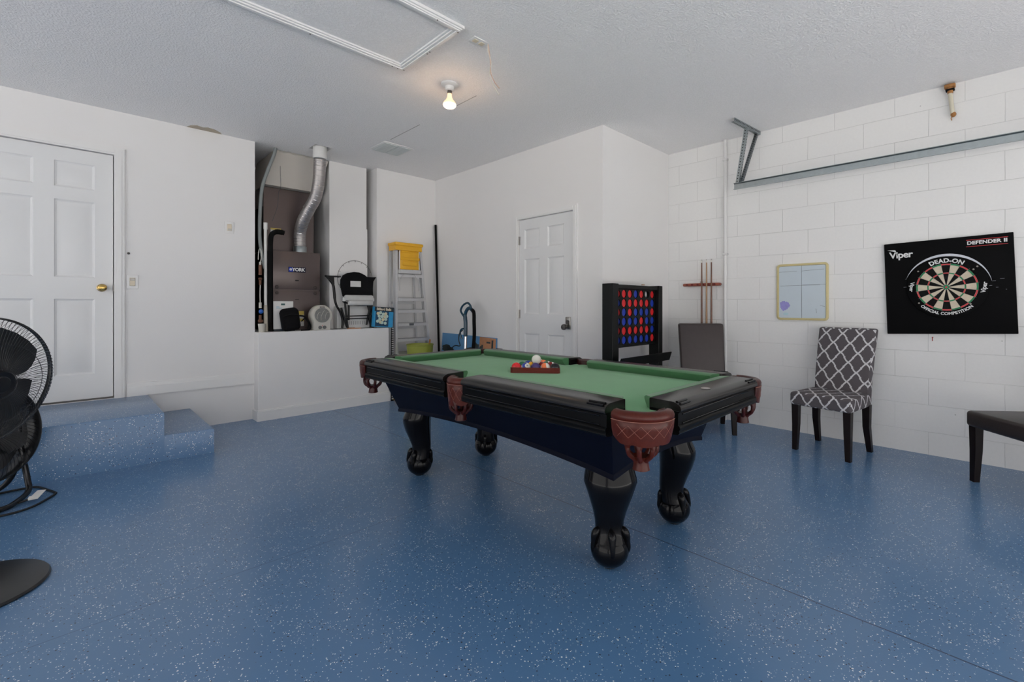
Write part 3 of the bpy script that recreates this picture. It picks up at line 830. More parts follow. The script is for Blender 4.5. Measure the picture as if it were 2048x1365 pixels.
chair('grey and white trellis-patterned dining chair with dark legs by the block wall',(4.165,.898,0),R(170.5),trellis,espresso,'t',uvp=True)
chair('brown leather dining chair behind the pool table, in front of the cues',(4.105,1.868,0),R(217),brown_c,espresso,'b',wid=.43,wback=.42,top=.95)
# third chair, mostly outside the right edge: its front left corner leg stands at (4.02,.11)
ang=R(131); f_=Vector((math.cos(ang),math.sin(ang),0)); l_=Vector((-f_.y,f_.x,0))
# local left front leg at (+.19,-.185)
q_=Vector((4.062,.073,0))-f_*.19+l_*.185
# choose the sign so the leg is the right hand one seen from the chair
q_=Vector((4.062,.073,0))-f_*.19-l_*(-.185)
chair('dark brown leather chair cut off by the right edge of the photo',(q_.x,q_.y,0),ang,brown_l,espresso,'c',wid=.48,wback=.44)

# ------------------------------------------------------------------ dart set on block wall
XW=4.563
db=thing('dartboard_surround','black rectangular foam dartboard surround with printed lettering, hung crooked','dartboard surround',(XW,.25,.9))
tl,tr,brr,bl=(.622,1.610),(-.094,1.631),(-.118,.934),(.600,.903)
b=MB(); P4=[(XW-.026,y,z) for y,z in (tl,tr,brr,bl)]
b.prism(P4,(.024,0,0)); bmesh.ops.bevel(b.bm,geom=b.bm.edges[:],offset=.004,segments=2,profile=.5,affect='EDGES')
obj('foam_board',b,board_black,db)
til=R(1.7)
def wallf(y,z,x=XW-.0268,rot=0):
    a=til+rot
    return frame((x,y,z),(0,-math.cos(a),math.sin(a)),(0,math.sin(a),math.cos(a)))
# headline lettering
obj('wordmark',textmb('Viper',.070,wallf(.515,1.518,rot=R(1)),bold=.0016,shear=.0,space=.92),lprint,db,label='white blackletter wordmark')
b=MB(); m_=wallf(.60,1.535)
b.prism([m_@Vector(p) for p in ((0,.025,0),(.05,.022,0),(.07,-.03,0),(.085,-.045,0),(.06,-.02,0),(.045,.010,0))],(-.0008,0,0))
sobj('wordmark_flourish',b,lprint,db)
obj('model_lettering',textmb('DEFENDER',.034,wallf(.053,1.5765),bold=.0011,sx=1.04,space=1.02),lprint,db)
obj('model_lettering',textmb('II',.032,wallf(-.056,1.5795),bold=.002,space=1.1),lprint,db)
b=MB()
for z in (1.6,1.5535):
    m_=wallf(.0,z); b.prism([m_@Vector(p) for p in ((-.144,-.0015,0),(.068,-.0015,0),(.068,.0015,0),(-.144,.0015,0))],(-.0008,0,0))
sobj('red_rule',b,redprint,db)
b=MB(); bull=Vector((0,.250,1.262))
# silver crescent over the board
n=32; o_=[];i_=[]
for k in range(n+1):
    a=R(164)-R(156)*k/n
    th=.018*math.sin(PI*k/n)**.7
    o_.append((XW-.0268,bull.y-.242*math.cos(a),bull.z+.246*math.sin(a)))
    i_.append((XW-.0268,bull.y-(.242-th*.5)*math.cos(a),bull.z+(.246-th)*math.sin(a)))
b.rings([[Vector(o_[k]),Vector(i_[k]),Vector(i_[k])+Vector((-.0008,0,0)),Vector(o_[k])+Vector((-.0008,0,0))] for k in range(n+1)])
obj('silver_crescent',b,silver,db)
b=MB()
for y,z in ((.41,1.385),(.105,1.385),(.085,1.405),(.405,1.145),(.12,1.140)):
    b.cyl((XW-.046,y,z),(XW-.049,y,z),.006,n=10)
CLIPS=b
b=MB()
for (y,z,w) in ((.49,1.268,.018),(.02,1.268,.02),(-.015,1.255,.012),(.0,1.30,.016),(-.04,1.315,.022),(.485,1.33,.01),(-.06,1.24,.006)):
    m_=wallf(y,z); b.prism([m_@Vector(p) for p in ((-w/2,-.0006,0),(w/2,-.0006,0),(w/2,.0006,0),(-w/2,.0006,0))],(-.0006,0,0))
sobj('scratch',b,silver,db)
dt=thing('dartboard','round dartboard with cream, black, red and green segments on the black surround','dartboard',(XW-.03,bull.y,bull.z))
xb=XW-.0265
RB=.173
obj('board_body',MB().lathe([(.222,0),(.226,.003),(.226,.017),(.222,.020),(.001,.020)],c=(xb,bull.y,bull.z),axis=(-1,0,0),n=64),board_black,dt)
def seg(r0,r1,a0,a1,x,th=.0006,n=6):
    mb=MB(); q=lambda r,a:(x,bull.y-r*math.sin(a)*1.0,bull.z+r*math.cos(a))
    ou=[q(r1,a0+(a1-a0)*k/n) for k in range(n+1)]
    inn=[q(r0,a1-(a1-a0)*k/n) for k in range(n+1)] if r0>1e-4 else [q(0.0001,a0)]
    return mb.prism(ou+inn,(-th,0,0))
xs_=xb-.0203
groups={'cream_segment':(sisal,MB()),'black_segment':(dartblack,MB()),'red_segment':(redprint,MB()),'green_segment':(greenprint,MB())}
for k in range(20):
    a0=R(-9+18*k)+til*0-R(1); a1=a0+R(18)
    dark=(k%2==0)
    for r0,r1,nm in ((.0165,.099,'black_segment' if dark else 'cream_segment'),(.099,.1075,'red_segment' if dark else 'green_segment'),(.1075,.162,'black_segment' if dark else 'cream_segment'),(.162,.172,'red_segment' if dark else 'green_segment')):
        groups[nm][1].merge(seg(r0,r1,a0,a1,xs_))
groups['green_segment'][1].merge(seg(.0065,.0165,0,2*PI-.001,xs_,n=24))
groups['red_segment'][1].merge(seg(0,.0065,0,2*PI-.001,xs_,n=16))
for nm,(mm_,mb) in groups.items(): sobj(nm,mb,mm_,dt,smooth=20)
b=MB()
for r in (.0065,.0165,.099,.1075,.162,.172): b.tube([(xs_-.001,bull.y-r*math.sin(2*PI*k/48),bull.z+r*math.cos(2*PI*k/48)) for k in range(48)],.0006,4,close=True)
for k in range(20):
    a=R(-9+18*k)-R(1); b.tube([(xs_-.001,bull.y-r*math.sin(a),bull.z+r*math.cos(a)) for r in (.0165,.180)],.0006,4)
obj('wire_spider',b,nickel,dt)
sobj('clip',CLIPS,dnickel,dt)
bm_=frame((xs_-.0002,bull.y,bull.z),(0,-1,0),(0,0,1))
obj('board_wordmark',textmb('Viper',.034,wallf(.250+.198,1.268,x=xs_-.0004,rot=R(-97)),bold=.0008,space=.95),lprint,dt)
obj('board_wordmark',textmb('Viper',.036,wallf(.250-.200,1.256,x=xs_-.0004,rot=R(80)),bold=.0008,space=.95),lprint,dt)
obj('board_title',textmb('DEAD-ON',.042,bm_,bold=.0014,arc=.194,space=1.04),lprint,dt)
obj('board_subtitle',textmb('OFFICIAL COMPETITION',.0285,bm_,bold=.0009,arc=-.195,space=1.0),lprint,dt)
single('wall_plug',MB().cyl((XW-.001,.33,.888),(XW-.006,.33,.888),.005,n=10).box(XW-.006,XW-.001,.328,.333,.860,.885),mat('dull_red',(.35,.06,.05),.6),'tiny red plug on the block wall just under the black surround','plug',(XW,.33,.87))

# whiteboard
wb=thing('whiteboard','small whiteboard in a yellowed frame with a purple smear','whiteboard',(XW,1.21,.99))
def rrect(y0,y1,z0,z1,r,x,n=6):
    out=[]
    for cy_,cz_,a0 in ((y1-r,z1-r,0),(y0+r,z1-r,90),(y0+r,z0+r,180),(y1-r,z0+r,270)):
        for k in range(n+1):
            a=R(a0+90*k/n); out.append((x,cy_+r*math.cos(a),cz_+r*math.sin(a)))
    return out
def wr(d,x): return rrect(1.006+d,1.416-d,.996+d,1.498-d,.03-d*.8,x)
obj('frame',MB().rings([wr(0,XW-.001),wr(0,XW-.016),wr(.006,XW-.020),wr(.016,XW-.020),wr(.020,XW-.014),wr(.020,XW-.001)],close=True),cream_f,wb,smooth=50)
ws=obj('writing_surface',MB().prism(wr(.018,XW-.012),(.008,0,0)),wbm,wb)
b=MB(); xk=XW-.0125
for a,c_ in (((1.212,1.478),(1.210,1.015)),((1.395,1.428),(1.25,1.432)),((1.212,1.431),(1.04,1.440)),((1.385,1.303),(1.07,1.305)),((1.205,1.306),(1.025,1.31)),((1.10,1.10),(1.095,1.06)),((1.07,1.13),(1.03,1.115))):
    b.bar((xk,a[0],a[1]),(xk,c_[0],c_[1]),.0018,.0008,up=(1,0,0))
sobj('marker_line',b,ink,ws)
b=MB(); pts=[]
for k in range(60):
    a=2*PI*k/60; r=.038*(1+.10*math.sin(3*a+1)+.07*math.sin(13*a)+.05*math.sin(7*a+2)); pts.append((xk,1.350-r*math.cos(a)*1.05,1.125+r*math.sin(a)*1.1))
b.prism(pts,(-.0004,0,0)); obj('purple_smear',b,purple,ws)
b=MB(); pts=[(xk+.0001,1.340-.022*math.cos(2*PI*k/16),1.05+.012*math.sin(2*PI*k/16)) for k in range(16)]; b.prism(pts,(-.0003,0,0)); obj('cyan_smear',b,cyanm,ws)

# cue rack and cues
rk=thing('cue_rack','cherry wood wall cue rack with round notches on the block wall','cue rack',(XW,2.12,1.33))
b=MB().box(4.50,XW-.001,1.925,2.315,1.322,1.352,.012,3)
r0=obj('rack_bar',b,rackwood,rk)
b=MB()
for k in range(6): b.cyl((4.499,1.975+.058*k,1.337),(4.492,1.975+.058*k,1.337),.011,n=14)
sobj('notch',b,mahog,r0)
obj('screw_hook',MB().box(4.53,XW-.001,2.12,2.14,1.352,1.37),nickel,rk)
obj('lower_shelf',MB().box(4.49,XW-.001,1.92,2.32,.09,.12,.006,2),rackwood,rk)
for k,(y,m_,lb) in enumerate(((2.100,cuewood,'leftmost of three pool cues in the wall rack, dark reddish shaft'),(2.050,cuepale,'middle pool cue in the wall rack, paler maple shaft'),(2.000,cuewood,'rightmost of three pool cues in the wall rack, next to the white pipe'))):
    cu=thing('pool_cue',lb,'cue',(4.49,y,.12),0,'pool cues in the wall rack')
    x=4.487
    obj('shaft',MB().tube([(x,y,.12),(x,y,.5),(x,y,1.0),(x,y,1.555)],[.0145,.0125,.0095,.0062],12),m_,cu)
    obj('ferrule',MB().cyl((x,y,1.555),(x,y,1.578),.0062,n=12),white_b,cu); obj('tip',MB().cyl((x,y,1.578),(x,y,1.588),.006,.005,n=12),bluev if False else nickel,cu)
# white pipe
b=MB().cyl((4.545,1.886,0.0),(4.545,1.886,H),.0155,n=16)
pp=thing('wall_pipe','white painted pipe running floor to ceiling up the block wall','pipe',(4.545,1.886,0))
obj('pipe',b,pipe_w,pp)
for z in (.45,1.62,2.55): obj('pipe_strap',MB().box(4.527,4.562,1.862,1.910,z,z+.02,.003,1),pipe_w,pp)

# garage door track
tk=thing('garage_door_track','galvanised overhead door track hung from the ceiling by perforated angles','track',(4.3,1.64,H))
def cch(y0,y1):
    prof_=[(-.010,-.030),(.012,-.030),(.012,-.024),(-.005,-.024),(-.005,.020),(.004,.026),(.012,.026),(.012,.030),(-.002,.030),(-.010,.024)]
    mb=MB(); rs=[]
    for y in (y0,y1): rs.append([(4.31-a,y,2.222+c_) for a,c_ in prof_])
    return mb.rings(rs)
t1=obj('rail',cch(1.708,-1.70),galv,tk,smooth=25)
b=MB()
for y in (1.06,.62,.35,-.1): b.cyl((4.318,y,2.225),(4.322,y,2.225),.005,n=8)
sobj('rail_hole',b,dark_hole,t1)
def pangle(a,c_,w,mm,par,name,up):
    """perforated L angle"""
    a,c_=Vector(a),Vector(c_); t=(c_-a).normalized(); u=t.cross(Vector(up)).normalized(); v=u.cross(t)
    mb=MB(); L=(c_-a).length; th=.002
    mb.rings([[p+u*x+v*y for x,y in ((0,0),(w,0),(w,th),(th,th),(th,w),(0,w))] for p in (a,c_)])
    o=obj(name,mb,mm,par)
    h=MB(); k=int(L/.025)
    for i in range(k):
        p=a+t*(.012+i*.025)
        h.cyl(p+u*w*.55-v*.0006,p+u*w*.55+v*.0004,.0055,n=8)
        h.cyl(p+v*w*.55-u*.0006,p+v*w*.55+u*.0004,.0055,n=8)
    obj('punched_hole',h,dark_hole,o)
    return o
pangle((4.05,1.600,H-.032),(4.545,1.555,H-.032),.032,galv,tk,'ceiling_angle',(0,1,0))
pangle((4.285,1.655,2.245),(4.285,1.575,H-.02),.030,galv,tk,'upright',(1,0,0))
pangle((4.30,1.63,2.245),(4.50,1.565,H-.02),.026,galvd,tk,'brace',(1,0,0))

# cable stub high on block wall
st=thing('capped_tube','short off-white tube with rusty ends high on the block wall','tube',(XW,.225,2.5))
obj('tube',MB().cyl((4.535,.230,2.68),(4.535,.216,2.53),.013,.013,n=14),mat('aged_cream',(.66,.62,.50),.5),st)
obj('rusty_clamp',MB().box(4.51,XW-.001,.20,.262,2.722,2.745,.004,1).cyl((4.535,.231,2.725),(4.535,.229,2.68),.016,n=12),rustm,st)
obj('black_clamp',MB().box(4.515,4.56,.205,.255,2.700,2.712,.003,1),blackm,st)
obj('rusty_end',MB().sphere((4.535,.212,2.522),.016,(1,1,1.2)).tube([(4.535,.212,2.52),(4.545,.225,2.50),(4.55,.222,2.485)],.003,6),rustm,st)

# ------------------------------------------------------------------ connect game
cg=thing('connect_game','giant black upright four-in-a-row game filled with red and blue discs','game',(3.64,2.35,0))
YB=2.345
GX0,GX1=3.222,4.050
col_x=[3.363+.0948*i for i in range(7)]; row_z=[1.230-.0823*j for j in range(6)]
def holes(y,th):
    mb=MB(); r=.0365; hx=.0474; hz=.04115; n=16
    for x in col_x:
        for z in row_z:
            for j in range(n):
                def sq(a):
                    ca,sa=math.cos(a),math.sin(a); k=1/max(abs(ca),abs(sa)); return (hx*ca*k,hz*sa*k)
                a0=2*PI*j/n; a1=2*PI*(j+1)/n
                p=[(r*math.cos(a0),r*math.sin(a0)),sq(a0),sq(a1),(r*math.cos(a1),r*math.sin(a1))]
                mb.poly([(x+q[0],y,z+q[1]) for q in p])
                mb.poly([(x+p[0][0],y,z+p[0][1]),(x+p[3][0],y,z+p[3][1]),(x+p[3][0],y+th,z+p[3][1]),(x+p[0][0],y+th,z+p[0][1])])
    return mb
bw=blackwood if False else mat('game_black_paint',(.004,.005,.005),.45,var=.15,spec=.25)
X0,X1=col_x[0]-.0474,col_x[-1]+.0474
b=holes(YB-.013,.010); obj('front_grid',b,bw,cg,smooth=30)
b=holes(YB+.013,-.010); obj('rear_grid',b,bw,cg,smooth=30)
obj('post',MB().box(GX0,X0,YB-.055,YB+.055,0,1.315,.004,1),bw,cg)
obj('post',MB().box(X1,GX1,YB-.055,YB+.055,0,1.315,.004,1),bw,cg)
obj('top_rail',MB().box(X0,X1,YB-.045,YB-.014,row_z[0]+.041,1.308,.003,1).box(X0,X1,YB+.014,YB+.045,row_z[0]+.041,1.308,.003,1).box(X0,X1,YB-.014,YB+.014,1.285,1.302),bw,cg)
obj('bottom_rail',MB().box(X0,X1,YB-.025,YB+.025,.757,row_z[-1]-.041,.003,1),bw,cg)
sobj('foot',MB().box(GX0-.01,GX0+.09,YB-.14,YB+.14,0,.05,.006,1).box(GX1-.09,GX1+.01,YB-.14,YB+.14,0,.05,.006,1),bw,cg)
tr_=MB().prism([(3.17,YB-.06,.60),(3.17,YB-.16,.612),(3.17,YB-.185,.69),(3.17,YB-.175,.692),(3.17,YB-.150,.625),(3.17,YB-.055,.615)],(.82,0,0)); tr_.box(3.90,3.96,YB-.12,YB-.05,.60,.66,.006,1)
obj('disc_tray',tr_,bw,cg)
obj('pin',MB().box(3.76,3.80,YB-.012,YB+.002,1.315,1.322),rustm,cg)
rows=['RRRBR.R','BRRRRRB','RBRBBBR','BBBBRBB','RRRRRRB','BBBBBBR']
rn=['top','second','third','fourth','fifth','bottom']; cn=['first','second','third','fourth','fifth','sixth','seventh']
proto={}
for j,r_ in enumerate(rows):
    for i,ch in enumerate(r_):
        if ch=='.': continue
        cname='red' if ch=='R' else 'blue'
        lab=f"{cname} disc in the {rn[j]} row, {cn[i]} column from the left, of the black upright game"
        if ch not in proto:
            mb=MB().lathe([(.001,-.0022),(.028,-.0022),(.031,-.0027),(.0388,-.0027),(.0395,0),(.0388,.0027),(.031,.0027),(.028,.0022),(.001,.0022)],c=(0,0,0),axis=(0,1,0),n=28)
            o=obj('game_disc',mb,redp if ch=='R' else bluep,smooth=40); proto[ch]=o
        else: o=proto[ch].copy(); col.objects.link(o)
        o.location=(col_x[i],YB,row_z[j]); o['label']=lab; o['category']='disc'; o['group']='discs in the upright game'

# ------------------------------------------------------------------ ladder corner
ld=thing('step_ladder','folded aluminium step ladder with a yellow top standing against the back wall','ladder',(2.95,5.08,0))
def lr(z): # right rail X as function of z
    return 3.055+(1.80-z)*.105
def ll(z): return 2.742
b=MB()
b.rings([[(ll(z)-.018,5.045,z),(ll(z)+.012,5.045,z),(ll(z)+.012,5.052,z),(ll(z)-.012,5.052,z),(ll(z)-.012,5.10,z),(ll(z)+.012,5.10,z),(ll(z)+.012,5.107,z),(ll(z)-.018,5.107,z)] for z in (0.03,1.80)])
obj('side_rail',b,alumb,ld)
b=MB()
b.rings([[(lr(z)+.018,5.045,z),(lr(z)-.012,5.045,z),(lr(z)-.012,5.052,z),(lr(z)+.012,5.052,z),(lr(z)+.012,5.10,z),(lr(z)-.012,5.10,z),(lr(z)-.012,5.107,z),(lr(z)+.018,5.107,z)] for z in (0.03,1.80)])
obj('side_rail',b,alumb,ld)
for z in (1.503,1.215,1.075,.915,.728,.575,.42,.24,.10):
    b=MB().box(ll(z)+.012,lr(z)-.012,5.035,5.10,z-.004,z+.002).box(ll(z)+.012,lr(z)-.012,5.035,5.041,z-.040,z).box(ll(z)+.012,lr(z)-.012,5.094,5.10,z-.022,z)
    obj('step',b,alumb,ld)
b=MB()
for x in (2.70,3.10):
    b.bar((x,5.155,.03),(x+(.02 if x<3 else -.09),5.155,1.80),.022,.022,up=(0,1,0))
for z in (1.17,.87,.52): b.box(2.73,3.10-(z*.05),5.145,5.165,z-.03,z)
obj('rear_frame',b,alumb,ld)
obj('top_cap',MB().box(2.690,3.062,4.985,5.175,1.835,1.872,.008,2).box(2.700,3.05,5.0,5.16,1.78,1.84),yellow,ld,label='yellow plastic top cap')
b=MB().box(2.768,3.020,5.015,5.034,1.555,1.79,.006,2).box(2.765,3.025,5.006,5.018,1.665,1.70,.004,1).box(2.80,2.99,5.008,5.02,1.60,1.65,.004,1).box(2.775,3.01,5.008,5.018,1.758,1.775,.003,1)
obj('paint_shelf',b,yellow,ld,label='yellow folded paint shelf')
b=MB().box(2.757,3.045,5.010,5.030,1.508,1.552).bar((2.765,5.02,1.56),(2.765,5.02,1.80),.010,.006).bar((3.025,5.02,1.56),(3.025,5.02,1.80),.010,.006)
b.bar((2.775,5.03,1.44),(2.83,5.03,1.50),.012,.004,up=(0,1,0)).bar((3.03,5.03,1.42),(2.97,5.03,1.50),.012,.004,up=(0,1,0)).bar((2.77,5.03,1.30),(2.77,5.03,1.46),.006,.004,up=(0,1,0)).bar((3.03,5.03,1.30),(3.03,5.03,1.44),.010,.004,up=(0,1,0))
obj('spreader',b,alum,ld)
b=MB()
for x in (2.742,3.236): b.box(x-.03,x+.03,5.03,5.12,0,.05,.006,1)
sobj('foot',b,yellow,ld)
obj('rating_label',MB().box(2.90,2.96,5.0335,5.0352,.882,.908),ink,ld)
sa=thing('slotted_upright','black slotted steel shelf upright leaning at the end of the half wall','shelf upright',(2.69,5.045,0))
obj('upright_bar',MB().box(2.672,2.698,5.045,5.06,0,.862),blackm,sa)
b=MB()
for k in range(34):
    for dx in (-.006,.006): b.box(2.685+dx-.003,2.685+dx+.003,5.0435,5.0452,.02+k*.025,.034+k*.025)
sobj('slot',b,white_p,sa)
bk=thing('bucket','lime green plastic tub standing in front of the ladder','bucket',(2.92,4.82,0))
cxb,cyb=2.915,4.82
obj('stool',MB().box(cxb-.13,cxb+.13,cyb-.13,cyb+.13,.0,.41,.01,1),cream_p,bk) if False else None
obj('tub',MB().lathe([(.10,.0),(.115,.02),(.152,.655),(.158,.66),(.158,.670),(.150,.670),(.146,.655),(.11,.03),(.001,.028)],c=(cxb,cyb,0),n=36,cap=False),lime,bk)
obj('paint_stick',MB().bar((cxb+.10,cyb+.02,.30),(cxb+.155,cyb+.03,.715),.022,.006,up=(0,1,0)),rustm,bk)
single('black_pole',MB().tube([(3.366,5.185,2.172),(3.350,5.085,.55),(3.345,5.065,0.0)][::-1],.0135,12),blackm,'long thin black pole leaning in the far corner','pole',(3.345,5.065,0))
cv=thing('canvas_print','unframed blue sky canvas print with a terracotta building leaning on the far wall','canvas',(3.33,4.52,0))
lean=.05
def CV(y,z,o=0): # face X as function of height
    return (3.318+lean*z/.77-o,y,z)
b=MB(); f4=[CV(5.03,.0),CV(3.965,.0),CV(3.965,.757),CV(5.03,.775)]; b.prism(f4,(.014,0,0)); obj('canvas',b,skym,cv)
b=MB(); b.prism([CV(4.262,.30,.0012),CV(3.975,.30,.0012),CV(3.972,.750,.0012),CV(4.262,.760,.0012)],(.0008,0,0)); bo=obj('printed_building',b,orangeb,cv)
b=MB()
for y,z,w,h in ((4.03,.45,.03,.28),(4.12,.55,.05,.07),(4.21,.62,.03,.05),(4.10,.69,.07,.02)): b.prism([CV(y+w/2,z,.002),CV(y-w/2,z,.002),CV(y-w/2,z+h,.002),CV(y+w/2,z+h,.002)],(.0006,0,0))
sobj('printed_window',b,treem,bo)
b=MB()
def blob(yc,zc,ry,rz_,sd):
    random.seed(sd); pts=[]
    for k in range(18):
        a=2*PI*k/18; q=1+random.uniform(-.18,.18); pts.append(CV(yc+ry*q*math.cos(a),zc+rz_*q*math.sin(a),.0028))
    b.prism(pts,(.0006,0,0))
blob(4.92,.585,.09,.05,1); blob(4.85,.57,.09,.035,2); blob(4.33,.60,.07,.10,3); blob(4.45,.58,.10,.05,4); blob(4.22,.58,.05,.07,5); blob(4.05,.58,.05,.05,6)
sobj('printed_trees',b,treem,cv)
random.seed(5)
# vacuum cleaner
vc=thing('vacuum_cleaner','upright vacuum with teal handle and black hose by the far wall','vacuum',(3.16,4.28,0))
xv=3.20
obj('floor_head',MB().box(2.90,3.18,4.14,4.44,0,.085,.03,3),teal,vc)
obj('body',MB().tube([(3.10,4.29,.07),(3.14,4.29,.2),(3.17,4.29,.48),(3.18,4.29,.56)],[.07,.10,.10,.06],20),teal,vc)
obj('wand',MB().cyl((3.18,4.295,.50),(xv,4.311,.79),.017,n=16),chrome,vc,label='chrome wand')
loop=spline([(xv,4.315,.77),(xv,4.312,.92),(xv,4.320,.98),(xv,4.318,1.03),(xv,4.285,1.075),(xv,4.245,1.095),(xv,4.21,1.085),(xv,4.175,1.06)],5)
hd=obj('handle',MB().tube(loop,[.023]*12+[.020]*24,14),teal,vc,label='teal hand grip')
loop2=spline([(xv,4.345,1.0),(xv,4.385,1.035),(xv,4.405,1.07),(xv,4.375,1.115),(xv,4.32,1.145),(xv,4.265,1.152),(xv,4.225,1.125),(xv,4.205,1.09)],5)
obj('grip_loop',MB().tube(spline([(xv,4.325,.975)]+[tuple(p) for p in loop2[::5]],5),.012,10),teal,hd)
obj('hose',MB().tube(spline([(xv,4.19,1.075),(xv,4.160,1.045),(xv,4.155,.95),(xv,4.155,.75),(3.17,4.17,.5),(3.12,4.22,.3)],6),.020,12),blackm,vc,label='black hose')
obj('power_cord',MB().tube(spline([(xv-.03,4.33,.84),(xv-.035,4.385,.80),(xv-.035,4.395,.72),(xv-.03,4.38,.66),(xv-.04,4.45,.66),(xv-.05,4.50,.63),(3.12,4.45,.55)],6),.006,6),black,vc)
obj('cord_hook',MB().tube(spline([(xv-.02,4.33,.86),(xv-.03,4.36,.845),(xv-.03,4.375,.80),(xv-.02,4.36,.74)],4),.010,8),teal,vc)

# ------------------------------------------------------------------ furnace closet
fu=thing('furnace','tall brown enamelled furnace standing in the closet on the half wall','furnace',(1.71,5.6,.862))
FX0,FX1,FY=1.478,1.952,5.285
obj('lower_body',MB().box(FX0+.004,FX1-.004,FY+.012,6.05,.863,1.698,.004,1),furn,fu)
upd=obj('upper_door',MB().box(FX0,FX1,FY,FY+.012,1.295,1.698,.006,2),furn,fu)
lod=obj('lower_door',MB().box(FX0,FX1,FY,FY+.012,.90,1.285,.006,2),furn,fu)
for pr_,zz in ((upd,1.318),(lod,1.258)):
    for x in (1.519,1.898): obj('door_fastener',MB().lathe([(.017,0),(.017,.006),(.012,.010),(.001,.010)],c=(x,FY,zz),axis=(0,-1,0),n=18),furnd,pr_)
obj('finger_pull',MB().box(1.695,1.732,FY-.001,FY+.002,1.383,1.397,.004,1),black,upd)
obj('finger_pull',MB().box(1.695,1.732,FY-.001,FY+.002,1.185,1.192),black,lod)
bd=obj('badge',MB().box(1.628,1.799,FY-.003,FY,1.478,1.533,.003,1),york_dark,upd,label='navy brand badge')
fm=frame((1.728,FY-.0035,1.5045),(1,0,0),(0,0,1))
obj('badge_lettering',textmb('YORK',.048,fm,bold=.0018,space=.95),lprint,bd)
obj('badge_emblem',MB().box(1.632,1.672,FY-.0042,FY-.003,1.482,1.529),york_blue,bd)
b=MB().lathe([(.013,0),(.013,.0006),(.001,.0006)],c=(1.651,FY-.0043,1.506),axis=(0,-1,0),n=20); obj('badge_globe',b,silver,bd)
lb=obj('warning_label',MB().box(1.706,1.783,FY-.0015,FY,.905,1.065),paper,lod)
sobj('label_band',MB().box(1.706,1.783,FY-.0022,FY-.0015,1.025,1.065).box(1.706,1.783,FY-.0022,FY-.0015,.955,.985),yel_lab,lb)
UX0,UX1,UY=1.432,1.938,5.43
obj('upper_cabinet',MB().box(UX0,UX1,UY,6.05,1.70,2.375,.005,1),furn,fu)
la=obj('cabinet_label',MB().box(1.500,1.602,UY-.0015,UY,1.885,1.945),paper,fu); sobj('label_band',MB().box(1.500,1.602,UY-.0022,UY-.0015,1.928,1.945),yel_lab,la)
obj('cabinet_label',MB().box(1.822,1.842,UY-.0015,UY,2.19,2.225),paper,fu)
obj('side_shade_panel',MB().box(1.425,1.4315,UY+.005,6.05,1.70,2.16).box(1.466,1.4775,FY+.01,6.05,.863,1.70),blackm,fu)  # black sheets painting in the shade on the furnace's left side
# plenum: tapered duct from cabinet up to the ceiling
b=MB().rings([[(1.425,5.345,2.376),(1.945,5.345,2.376),(1.945,6.0,2.376),(1.425,6.0,2.376)],[(1.520,5.332,H-.003),(2.060,5.332,H-.003),(2.060,6.0,H-.003),(1.520,6.0,H-.003)]])
pn=single('duct_plenum',b,beige,'beige tapered duct box between the brown furnace cabinet and the ceiling','duct',(1.7,5.6,2.376))
b=MB().tube([(1.56+.045*k,5.330+.004*math.sin(3*k),H-.010-.006*math.sin(k*2.3)) for k in range(12)],.007,6); obj('torn_caulk',b,mat('old_caulk',(.42,.40,.37),.8),pn,label='ragged caulk line')
# flue
fl=thing('flue_duct','bent silver flexible duct rising from the furnace to a ceiling hole','duct',(1.768,5.36,1.70))
path=spline([(1.768,5.36,1.70),(1.768,5.36,1.80),(1.763,5.34,1.915),(1.769,5.27,2.03),(1.803,5.19,2.15),(1.841,5.11,2.275),(1.850,5.045,2.44),(1.843,5.0,2.60),(1.838,4.985,2.65)],14)
rad=[.0600 if i<6 else .0590 for i in range(len(path))]
obj('flexible_pipe',MB().tube(path,rad,28),foil,fl,smooth=70)
b=MB()
for i in range(8,len(path)-2,4):
    p=path[i]; t=(path[i+1]-path[i-1]).normalized(); u=t.orthogonal().normalized(); w=t.cross(u)
    b.tube([p+(u*math.cos(2*PI*k/28)+w*math.sin(2*PI*k/28))*.0592 for k in range(28)],.0014,5,close=True)
sobj('duct_rib',b,chrome,fl)
obj('duct_collar',MB().lathe([(.0655,0),(.0655,.06),(.062,.065)],c=(1.768,5.36,1.699),n=28),galv,fl)
obj('ceiling_collar',MB().lathe([(.064,0),(.066,.002),(.066,.2),(.06,.2)],c=(1.837,4.982,2.645),n=28),white_p,fl,label='white painted collar')
obj('sensor_cable',MB().tube(spline([(1.905,5.05,2.62),(1.912,5.09,2.4),(1.90,5.15,2.25),(1.862,5.24,2.12),(1.84,5.27,2.07)],6),.004,6),black,fl)
# conduit, pipes
single('electrical_conduit',MB().tube(spline([(1.508,5.29,H),(1.494,5.29,2.68),(1.436,5.28,2.511),(1.383,5.28,2.322),(1.362,5.27,2.09),(1.358,5.27,1.837),(1.370,5.27,1.688),(1.392,5.27,1.57),(1.400,5.25,1.50)],7),.0165,14),greyp,'grey conduit curving down from the ceiling left of the furnace','conduit',(1.4,5.26,1.5))
wp=thing('drain_pipe','white upright pvc pipe between the copper fittings and the black insulated pipe','pipe',(1.403,5.225,.862))
obj('pipe',MB().tube([(1.405,5.225,.864),(1.401,5.23,1.2),(1.403,5.24,1.96)],.0145,14),white_pvc,wp)
obj('pipe_coupling',MB().cyl((1.403,5.24,1.895),(1.403,5.24,1.962),.019,n=14),white_pvc,wp)
obj('pipe_sleeve',MB().tube([(1.404,5.225,.864),(1.402,5.227,1.03),(1.401,5.228,1.13)],[.0205,.0185,.0165],14),mat('tan_foam_sleeve',(.55,.50,.42),.8,var=.15),wp)
